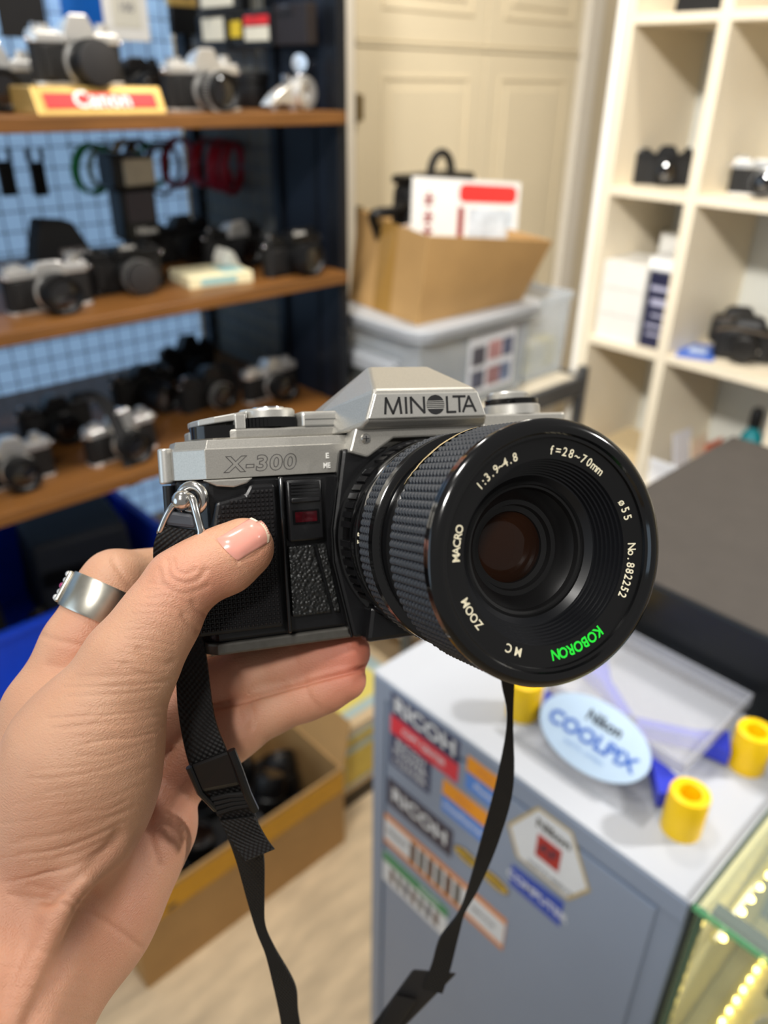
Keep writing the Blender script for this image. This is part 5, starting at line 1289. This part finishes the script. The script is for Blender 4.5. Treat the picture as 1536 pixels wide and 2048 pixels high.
# ------------------------------------------------------------------ the hand: one continuous skin grown around its bones (eye-space mm, then placed in the room)
def H(px, py, d):
    return np.array(((px - 768.0) / FPX * d, -(py - 1024.0) / FPX * d, -d), dtype=np.float32)
VOX = 1.0
lo_b = np.array((-190.0, -240.0, -303.0)); hi_b = np.array((6.0, 2.0, -128.0))
gx_ = np.arange(lo_b[0], hi_b[0], VOX, dtype=np.float32); gy_ = np.arange(lo_b[1], hi_b[1], VOX, dtype=np.float32); gz_ = np.arange(lo_b[2], hi_b[2], VOX, dtype=np.float32)
SHP = (len(gx_), len(gy_), len(gz_))
BIG = np.float32(60.0)
def caps(field, chain, k):
    """smooth-union a chain of tapered bones [(point, radius), ...] into the field"""
    for (a, ra), (b_, rb) in zip(chain[:-1], chain[1:]):
        m = max(ra, rb) + k * 2 + 6
        mn = np.minimum(a, b_) - m; mx = np.maximum(a, b_) + m
        i0 = np.maximum(0, ((mn - lo_b) / VOX).astype(int)); i1 = np.minimum(np.array(SHP), ((mx - lo_b) / VOX).astype(int) + 2)
        if (i1 <= i0).any(): continue
        X = gx_[i0[0]:i1[0], None, None] - a[0]; Y = gy_[None, i0[1]:i1[1], None] - a[1]; Z = gz_[None, None, i0[2]:i1[2]] - a[2]
        ba = b_ - a; bb = float(ba @ ba)
        h = np.clip((X * ba[0] + Y * ba[1] + Z * ba[2]) / bb, 0, 1)
        d = np.sqrt((X - ba[0] * h) ** 2 + (Y - ba[1] * h) ** 2 + (Z - ba[2] * h) ** 2) - (ra + (rb - ra) * h)
        sl = (slice(i0[0], i1[0]), slice(i0[1], i1[1]), slice(i0[2], i1[2]))
        field[sl] = smin(field[sl], d, k)
    return field
def smin(a, b_, k):
    h = np.maximum(k - np.abs(a - b_), 0) / k
    return np.minimum(a, b_) - h * h * k * 0.25
def new(): return np.full(SHP, BIG, dtype=np.float32)
B = lambda px, py, d, r: (H(px, py, d), r)
# forearm and palm
palm = new()
caps(palm, [B(60, 1810, 214, 19), B(-190, 2350, 168, 23), B(-330, 2800, 140, 25)], 10)
caps(palm, [B(165, 1845, 226, 16.5), B(-125, 2330, 187, 19), B(-300, 2850, 150, 23)], 10)
caps(palm, [B(300, 1655, 245, 14.5), B(190, 1835, 228, 16.5)], 9)
caps(palm, [B(200, 1590, 248, 15), B(120, 1800, 228, 18)], 9)
caps(palm, [B(92, 1425, 238, 12.5), B(70, 1780, 222, 18)], 9)
caps(palm, [B(140, 1490, 248, 12), B(110, 1780, 228, 16)], 9)
caps(palm, [B(225, 1560, 252, 12.5), B(150, 1760, 232, 16)], 9)
caps(palm, [B(295, 1610, 251, 11.5), B(210, 1780, 234, 14)], 9)
# thumb with the thenar pad
thumb = new()
caps(thumb, [B(88, 1800, 214, 17), B(150, 1585, 214, 19.5), B(172, 1500, 213, 18.5), B(262, 1325, 214, 12.4)], 9)
caps(thumb, [B(262, 1325, 214, 12.4), B(318, 1240, 216, 10.4), B(362, 1168, 218, 9.7)], 5)
caps(thumb, [B(362, 1168, 218, 9.7), B(405, 1140, 220, 9.2), B(450, 1118, 222, 9.0), B(488, 1093, 223.5, 8.0)], 3)
caps(thumb, [B(455, 1122, 224.5, 8.4), B(488, 1100, 225, 7.4)], 4)
hand = smin(palm, thumb, 5.0)
# web between thumb and index finger
web = new(); caps(web, [B(205, 1395, 226, 9), B(120, 1420, 238, 10)], 6)
hand = smin(hand, web, 10.0)
idx = new()
caps(idx, [B(92, 1425, 238, 12.5), B(160, 1290, 243, 11.0), B(205, 1205, 247, 10.3), B(230, 1164, 249, 10.0)], 4)
caps(idx, [B(228, 1164, 249, 9.9), B(345, 1143, 275, 9), B(455, 1130, 289, 8)], 3)
hand = smin(hand, idx, 3.0)
mid = new(); caps(mid, [B(140, 1490, 248, 12), B(280, 1345, 266, 10.3), B(410, 1250, 282, 9.3), B(510, 1205, 289, 8)], 4)
hand = smin(hand, mid, 4.0)
rng = new(); caps(rng, [B(225, 1560, 252, 12.2), B(405, 1382, 262, 9.9), B(500, 1346, 262.5, 9.0), B(578, 1326, 262, 9.1), B(640, 1313, 260.5, 8.8), B(694, 1305, 259, 7.9)], 3)
hand = smin(hand, rng, 3.0)
pnk = new(); caps(pnk, [B(295, 1610, 251, 11.2), B(440, 1480, 256, 9.4), B(475, 1456, 257, 9.1), B(545, 1416, 258, 8.1), B(610, 1391, 258, 8.0), B(650, 1376, 257, 7.6), B(692, 1360, 256, 6.8)], 3)
hand = smin(hand, pnk, 0.9)
# tendons at the inner wrist
ten = new(); caps(ten, [B(40, 1990, 186, 2.4), B(105, 1850, 192.5, 3.2), B(165, 1762, 196, 2.6), B(222, 1700, 205, 2.0)], 2)
hand = smin(hand, ten, 7.0)

for s_ in (0, -1):
    hand[s_, :, :] = 1.0; hand[:, s_, :] = 1.0; hand[:, :, s_] = 1.0     # closed where the forearm ends
def surface_net(F):
    ins = F < 0
    nx, ny, nz = F.shape
    c = np.zeros((nx - 1, ny - 1, nz - 1), dtype=np.uint8)
    offs = [(i, j, k) for i in (0, 1) for j in (0, 1) for k in (0, 1)]
    for i, j, k in offs:
        c += ins[i:nx - 1 + i, j:ny - 1 + j, k:nz - 1 + k]
    act = np.argwhere((c > 0) & (c < 8))
    ids = np.full(c.shape, -1, dtype=np.int64); ids[tuple(act.T)] = np.arange(len(act))
    acc = np.zeros((len(act), 3)); cnt = np.zeros(len(act))
    for a in offs:
        for ax in range(3):
            if a[ax]: continue
            b_ = list(a); b_[ax] = 1
            fa = F[act[:, 0] + a[0], act[:, 1] + a[1], act[:, 2] + a[2]]; fb = F[act[:, 0] + b_[0], act[:, 1] + b_[1], act[:, 2] + b_[2]]
            cr = (fa < 0) != (fb < 0)
            t = np.where(cr, fa / np.where(fa - fb == 0, 1, fa - fb), 0)
            p = np.array(a, float)[None, :].repeat(len(act), 0); p[:, ax] += t
            acc[cr] += p[cr]; cnt[cr] += 1
    V = act + acc / cnt[:, None]
    V = V * VOX + np.array((gx_[0], gy_[0], gz_[0]))
    quads = []
    for ax in range(3):
        u, w = (ax + 1) % 3, (ax + 2) % 3
        s0 = [slice(None)] * 3; s1 = [slice(None)] * 3; s0[ax] = slice(0, -1); s1[ax] = slice(1, None)
        a_, b_ = ins[tuple(s0)], ins[tuple(s1)]
        e = np.argwhere(a_ != b_)
        e = e[(e[:, u] > 0) & (e[:, w] > 0) & (e[:, u] < c.shape[u]) & (e[:, w] < c.shape[w])]
        fl_ = a_[tuple(e.T)]
        def cell(du, dw):
            q = e.copy(); q[:, u] -= du; q[:, w] -= dw; return ids[tuple(q.T)]
        q = np.stack([cell(1, 1), cell(0, 1), cell(0, 0), cell(1, 0)], 1)
        q[~fl_] = q[~fl_][:, ::-1]
        quads.append(q)
    return V, np.concatenate(quads)
HV, HQ = surface_net(hand)
del palm, thumb, web, idx, mid, rng, pnk, ten, hand
def refine(V, Q):
    n = len(V); E = np.sort(np.concatenate([Q[:, [0, 1]], Q[:, [1, 2]], Q[:, [2, 3]], Q[:, [3, 0]]]), 1)
    U, inv_ = np.unique(E[:, 0] * n + E[:, 1], return_inverse=True)
    mids = (V[U // n] + V[U % n]) / 2
    inv_ = inv_.reshape(4, -1) + n
    cen = np.arange(len(Q)) + n + len(U)
    V2 = np.concatenate([V, mids, V[Q].mean(1)])
    Q2 = np.concatenate([np.stack([Q[:, k], inv_[k], cen, inv_[(k - 1) % 4]], 1) for k in range(4)])
    return V2, Q2
# relax, then press creases and folds into the skin
ed = np.concatenate([HQ[:, [0, 1]], HQ[:, [1, 2]], HQ[:, [2, 3]], HQ[:, [3, 0]]])
for it in range(3):
    sm = np.zeros_like(HV); ct = np.zeros(len(HV))
    np.add.at(sm, ed[:, 0], HV[ed[:, 1]]); np.add.at(ct, ed[:, 0], 1)
    HV = HV * 0.5 + 0.5 * sm / np.maximum(ct, 1)[:, None]
HV, HQ = refine(HV, HQ)
ed = np.concatenate([HQ[:, [0, 1]], HQ[:, [1, 2]], HQ[:, [2, 3]], HQ[:, [3, 0]]])
for it in range(3):
    sm = np.zeros_like(HV); ct = np.zeros(len(HV))
    for c_ in range(3):
        sm[:, c_] = np.bincount(ed[:, 0], HV[ed[:, 1], c_], len(HV))
    ct = np.bincount(ed[:, 0], minlength=len(HV))
    HV = HV * 0.5 + 0.5 * sm / np.maximum(ct, 1)[:, None]
def vnormals(V, Q):
    n = np.cross(V[Q[:, 2]] - V[Q[:, 0]], V[Q[:, 3]] - V[Q[:, 1]])
    N = np.zeros_like(V)
    for k in range(4):
        for c_ in range(3): N[:, c_] += np.bincount(Q[:, k], n[:, c_], len(V))
    return N / np.maximum(np.linalg.norm(N, axis=1), 1e-9)[:, None]
HN = vnormals(HV, HQ)
if (HN * (HV - HV.mean(0))).sum() < 0:
    HQ = HQ[:, ::-1]; HN = -HN
def pxy(V): return np.stack([768 + FPX * V[:, 0] / -V[:, 2], 1024 - FPX * V[:, 1] / -V[:, 2]], 1)
PX = pxy(HV)
facing = (HN * (-HV / np.linalg.norm(HV, axis=1)[:, None])).sum(1)
front = np.clip((facing - 0.05) * 5, 0, 1)
DSP = np.zeros(len(HV))
def dist_poly(P, pl):
    best = np.full(len(P), 1e9)
    for a, b_ in zip(pl[:-1], pl[1:]):
        a = np.array(a, float); b_ = np.array(b_, float); ab = b_ - a
        t = np.clip(((P - a) @ ab) / (ab @ ab), 0, 1)
        best = np.minimum(best, np.linalg.norm(P - a - t[:, None] * ab, axis=1))
    return best
def crease(pl, depth, width, dmin=0, dmax=400):
    pl = [tuple(p) for p in smooth_path(pl, 5)]
    d = dist_poly(PX, pl)
    global DSP
    ok = ((-HV[:, 2] > dmin) & (-HV[:, 2] < dmax))
    DSP = DSP - depth * np.exp(-(d / width) ** 2) * front * ok
# thumb knuckle
crease([(335, 1122), (338, 1146), (352, 1162), (378, 1166), (400, 1156), (410, 1140)], 0.45, 6, 195, 222)
crease([(345, 1118), (352, 1140), (372, 1148), (390, 1140)], 0.3, 5, 195, 222)
crease([(318, 1140), (326, 1168), (350, 1184), (382, 1186), (415, 1172)], 0.3, 6, 195, 222)
crease([(412, 1228), (398, 1222), (386, 1205)], 0.4, 6, 195, 222)
crease([(400, 1262), (380, 1250), (366, 1232)], 0.4, 6, 195, 222)
crease([(348, 1322), (330, 1330), (300, 1322), (278, 1300)], 0.35, 8, 190, 222)
crease([(340, 1360), (318, 1362), (282, 1350), (250, 1330)], 0.3, 8, 190, 222)
rw = random.Random(11)
EDG = smooth_path([(345, 1340), (335, 1400), (328, 1450), (305, 1525), (275, 1600), (245, 1675), (222, 1700)], 8)
for k in range(34):
    q = k / 33.0
    e = EDG[int(q * (len(EDG) - 1))]
    L_ = rw.uniform(110, 270); sl_ = 0.05 + 0.42 * q
    x0_ = e[0] - rw.uniform(-6, 26); y0_ = e[1] + rw.uniform(-6, 6)
    crease([(x0_, y0_), (x0_ - L_ * 0.33, y0_ + L_ * 0.33 * sl_ * 1.2 + rw.uniform(-4, 4)), (x0_ - L_ * 0.66, y0_ + L_ * 0.66 * sl_ + rw.uniform(-5, 5)), (x0_ - L_, y0_ + L_ * sl_ * 0.8)], rw.uniform(0.10, 0.26), rw.uniform(2.6, 4.2), 180, 226)
for k in range(12):
    y0_ = 1180 + 16 * k; x0_ = 395 - 6.5 * k + rw.uniform(-10, 10)
    crease([(x0_, y0_), (x0_ - 45, y0_ - 12 + rw.uniform(-6, 6)), (x0_ - 95, y0_ - 14)], rw.uniform(0.07, 0.16), 3.0, 195, 224)
for k in range(10):
    x0_ = 448 + 9 * k
    crease([(x0_, 1162 - 5 * k), (x0_ - 22, 1150 - 5 * k), (x0_ - 40, 1144 - 4 * k)], 0.08, 2.6, 200, 226)
# wrist folds and tendons
crease([(20, 1790), (110, 1805), (180, 1828), (235, 1860), (280, 1895)], 0.4, 7)
crease([(60, 1770), (130, 1790), (190, 1815)], 0.25, 6)
crease([(60, 2050), (110, 1950), (150, 1870), (190, 1800)], 1.8, 20)
crease([(95, 1800), (160, 1750), (215, 1700), (238, 1668)], 0.9, 12)
crease([(0, 2010), (30, 1930), (70, 1850)], 1.2, 20)
for k in range(6):
    crease([(-10, 1850 + 40 * k), (80, 1862 + 40 * k), (180, 1890 + 38 * k)], 0.10, 6)
# index base folds
crease([(60, 1262), (110, 1280), (170, 1292), (215, 1300)], 0.35, 7, 225, 270)
crease([(95, 1330), (150, 1338), (185, 1330)], 0.35, 9, 225, 270)
crease([(226, 1120), (245, 1150), (270, 1180)], 0.5, 7, 230, 275)
# fingers under the camera
crease([(497, 1408), (505, 1430), (503, 1455)], 0.4, 7, 240, 280)
crease([(486, 1412), (492, 1436)], 0.25, 5, 240, 280)
crease([(608, 1362), (616, 1390), (640, 1420)], 0.35, 7, 240, 280)
crease([(470, 1340), (478, 1370), (470, 1400)], 0.4, 8, 240, 280)
crease([(585, 1300), (592, 1330), (588, 1362)], 0.3, 7, 240, 280)
crease([(405, 1420), (470, 1404), (545, 1384), (625, 1362), (690, 1346), (738, 1334)], 1.5, 5, 240, 275)
# palm lines
crease([(340, 1500), (312, 1580), (300, 1660), (318, 1730)], 0.5, 9, 225, 280)
crease([(378, 1570), (350, 1610), (340, 1680)], 0.4, 8, 225, 280)
# nail bed
crease([(430, 1078), (450, 1096), (466, 1116), (476, 1124)], 0.35, 4, 200, 226)
crease([(476, 1124), (505, 1114), (530, 1094)], 0.25, 4, 200, 226)
HV = HV + HN * DSP[:, None]
HN = vnormals(HV, HQ)
# blush of fingertips and knuckles (colour of the skin itself)
BL = np.zeros(len(HV))
for px, py, d, r, w in ((720, 1305, 258, 22, 0.9), (660, 1318, 258, 20, 0.6), (700, 1355, 257, 16, 0.6), (620, 1385, 257, 15, 0.35), (440, 1420, 250, 18, 0.3), (370, 1150, 208, 14, 0.35), (430, 1180, 214, 12, 0.4), (520, 1110, 216, 9, 0.3), (330, 1600, 236, 26, 0.35), (240, 1820, 212, 26, 0.3), (20, 1930, 195, 30, 0.25), (230, 1290, 238, 14, 0.4), (400, 1340, 252, 20, 0.4)):
    BL = np.maximum(BL, w * np.exp(-(np.linalg.norm(HV - H(px, py, d), axis=1) / r) ** 2))
base = CAM_M @ Vector(tuple(float(v) * 0.001 for v in H(110, 1850, 218)))
CM = np.array(CAM_M)
HW = (HV * 0.001) @ CM[:3, :3].T + CM[:3, 3] - np.array(base)
me = bpy.data.meshes.new('person')
me.from_pydata(HW.tolist(), [], HQ.tolist())
me.validate(); me.shade_smooth()
at_ = me.attributes.new('blush', 'FLOAT', 'POINT'); at_.data.foreach_set('value', BL.astype(np.float32))
hand_o = bpy.data.objects.new('person', me); COL.objects.link(hand_o); hand_o.location = base
tag(hand_o, 'bare left hand gripping the film camera, thumb across its front', 'person')
# skin
ms = bpy.data.materials.new('skin'); ms.use_nodes = True; nt = ms.node_tree; b = nt.nodes['Principled BSDF']
b.inputs['Roughness'].default_value = 0.46; b.inputs['Subsurface Weight'].default_value = 0.18; b.inputs['Subsurface Radius'].default_value = (0.0035, 0.0013, 0.0007); b.inputs['Subsurface Scale'].default_value = 1.0
tc = nt.nodes.new('ShaderNodeTexCoord')
def noise(scale, detail=4, st=None):
    n_ = nt.nodes.new('ShaderNodeTexNoise'); n_.inputs['Scale'].default_value = scale; n_.inputs['Detail'].default_value = detail
    if st:
        mp = nt.nodes.new('ShaderNodeMapping'); mp.inputs['Scale'].default_value = st[0]; mp.inputs['Rotation'].default_value = st[1]
        nt.links.new(tc.outputs['Object'], mp.inputs['Vector']); nt.links.new(mp.outputs['Vector'], n_.inputs['Vector'])
    else:
        nt.links.new(tc.outputs['Object'], n_.inputs['Vector'])
    return n_
def mixc(fac, a, c2):
    m_ = nt.nodes.new('ShaderNodeMix'); m_.data_type = 'RGBA'
    if isinstance(fac, float): m_.inputs[0].default_value = fac
    else: nt.links.new(fac, m_.inputs[0])
    for i, v in ((6, a), (7, c2)):
        if isinstance(v, tuple): m_.inputs[i].default_value = v
        else: nt.links.new(v, m_.inputs[i])
    return m_.outputs[2]
c1 = mixc(noise(70).outputs['Fac'], lin((214, 168, 136)) + (1,), lin((196, 143, 112)) + (1,))
an = nt.nodes.new('ShaderNodeAttribute'); an.attribute_name = 'blush'
c2 = mixc(an.outputs['Fac'], c1, lin((200, 112, 92)) + (1,))
nt.links.new(c2, b.inputs['Base Color'])
n1 = noise(2200, 2); n2 = noise(900, 3, ((1, 1, 4), (0.3, 0.6, 0.2)))
ad = nt.nodes.new('ShaderNodeMath'); ad.operation = 'ADD'; nt.links.new(n1.outputs['Fac'], ad.inputs[0]); nt.links.new(n2.outputs['Fac'], ad.inputs[1])
bp = nt.nodes.new('ShaderNodeBump'); bp.inputs['Strength'].default_value = 0.45; bp.inputs['Distance'].default_value = 0.0005
nt.links.new(ad.outputs[0], bp.inputs['Height']); nt.links.new(bp.outputs['Normal'], b.inputs['Normal'])
me.materials.append(ms)
# thumb nail: a curved plate laid on the skin
bvh = BVHTree.FromPolygons([Vector(v) for v in HV.tolist()], [tuple(q) for q in HQ.tolist()])
NN = 14
nail = [(434, 1078), (476, 1121), (537, 1084), (503, 1035)]    # base upper, base lower, tip lower, tip upper (photo pixels)
vs = []
for i in range(NN + 1):
    u = i / NN
    for j in range(NN + 1):
        v = j / NN
        a = np.array(nail[0]) * (1 - u) + np.array(nail[3]) * u; c = np.array(nail[1]) * (1 - u) + np.array(nail[2]) * u
        p = a * (1 - v) + c * v
        ax_ = (np.array(nail[3]) - np.array(nail[0])) / np.linalg.norm(np.array(nail[3]) - np.array(nail[0]))
        bulge = (1 - (2 * v - 1) ** 2)
        p = p + ax_ * bulge * (10 * u - 4 * (1 - u))
        d = Vector(((p[0] - 768) / FPX, -(p[1] - 1024) / FPX, -1)).normalized()
        hit, nrm, _, _ = bvh.ray_cast(Vector((0, 0, 0)), d)
        if hit is None: hit = Vector(tuple(H(p[0], p[1], 222))); nrm = -d
        if nrm.dot(d) > 0: nrm = -nrm
        lift = 0.15 + 0.55 * min(1.0, 6 * u, 5 * v, 5 * (1 - v)) * (0.7 + 0.3 * bulge)
        vs.append(hit + nrm * lift)
top_n = len(vs)
G_ = NN + 1
for it in range(3):
    w_s = [v.copy() for v in vs]
    for i in range(1, NN):
        for j in range(1, NN):
            w_s[i * G_ + j] = (vs[(i - 1) * G_ + j] + vs[(i + 1) * G_ + j] + vs[i * G_ + j - 1] + vs[i * G_ + j + 1]) / 4
    vs = w_s
fs = []
for i in range(NN):
    for j in range(NN):
        fs.append((i * G_ + j, i * G_ + j + 1, (i + 1) * G_ + j + 1, (i + 1) * G_ + j))
under = [v + Vector((0.0, -0.05, -0.6)) for v in vs]
rimi = [i * G_ for i in range(NN)] + [NN * G_ + j for j in range(NN)] + [(NN - i) * G_ + NN for i in range(NN)] + [NN - j for j in range(NN)]
fs += [(rimi[k], rimi[(k + 1) % len(rimi)], top_n + rimi[(k + 1) % len(rimi)], top_n + rimi[k]) for k in range(len(rimi))]
NW = [(CAM_M @ (v * 0.001)) - base for v in vs + under]
M_NAIL = mat('nail', (228, 158, 142), 0.22, var=0.06, vscale=200, sss=0.15, coat=0.2)
nl_ = MB().add(NW, fs).build('thumb_nail', M_NAIL, hand_o, smooth=60)
tipv = [i * G_ + j for i in (NN - 1, NN) for j in range(G_)]
MB().add([NW[NN * G_ + j] * 1.0 for j in range(G_)] + [NW[(NN - 1) * G_ + j].lerp(NW[NN * G_ + j], 0.1) + (CAM_M.to_3x3() @ Vector((0, 0, 0.00012))) for j in range(G_)], [(j, j + 1, G_ + j + 1, G_ + j) for j in range(G_ - 1)]).build('nail_edge', mat('nail_free_edge', (238, 214, 186), 0.3), nl_, smooth=60)

# ------------------------------------------------------------------ wide silver ring on the index finger
fa = CAM_M @ Vector(tuple(float(v) * 0.001 for v in H(92, 1425, 238))); fb_ = CAM_M @ Vector(tuple(float(v) * 0.001 for v in H(228, 1164, 249)))
axis = (fb_ - fa).normalized()
cpos = CAM_M @ Vector(tuple(float(v) * 0.001 for v in H(204, 1206, 246.7)))
fr0 = thing('finger_ring', 'wide plain silver ring with small stones on the index finger', 'ring')
q_ = axis.to_track_quat('Z', 'Y').to_matrix().to_4x4()
fr0.matrix_world = Matrix.Translation(cpos) @ q_
M_RING = mat('brushed_silver', (202, 198, 186), 0.3, metal=1.0, var=0.08, vscale=300)
MB(0.001).lathe([(10.6, -5.4), (11.7, -5.6), (12.0, -4.8), (12.0, 4.8), (11.7, 5.6), (10.6, 5.4), (10.6, -5.4)], 56).build('band', M_RING, fr0, smooth=35)
inv = fr0.matrix_world.inverted()
lw = inv @ (CAM_M @ Vector(tuple(float(v) * 0.001 for v in H(132, 1150, 246))))
ang = math.atan2(lw.y, lw.x)
MB(0.001).box((12.1, 0, 0), (1.6, 7.5, 10.4), RZ(ang)).build('setting', M_RING, fr0, bevel=0.0006)
for i in range(5):
    MB(0.001).sphere((13.1, 0.6 * (-1) ** i, -4 + 2.0 * i), 1.05, 12, RZ(ang)).build('stone', mat('ruby_stone', (150, 20, 90), 0.08, coat=1) if i == 2 else mat('clear_stone', (230, 226, 222), 0.08, metal=0.6), fr0)
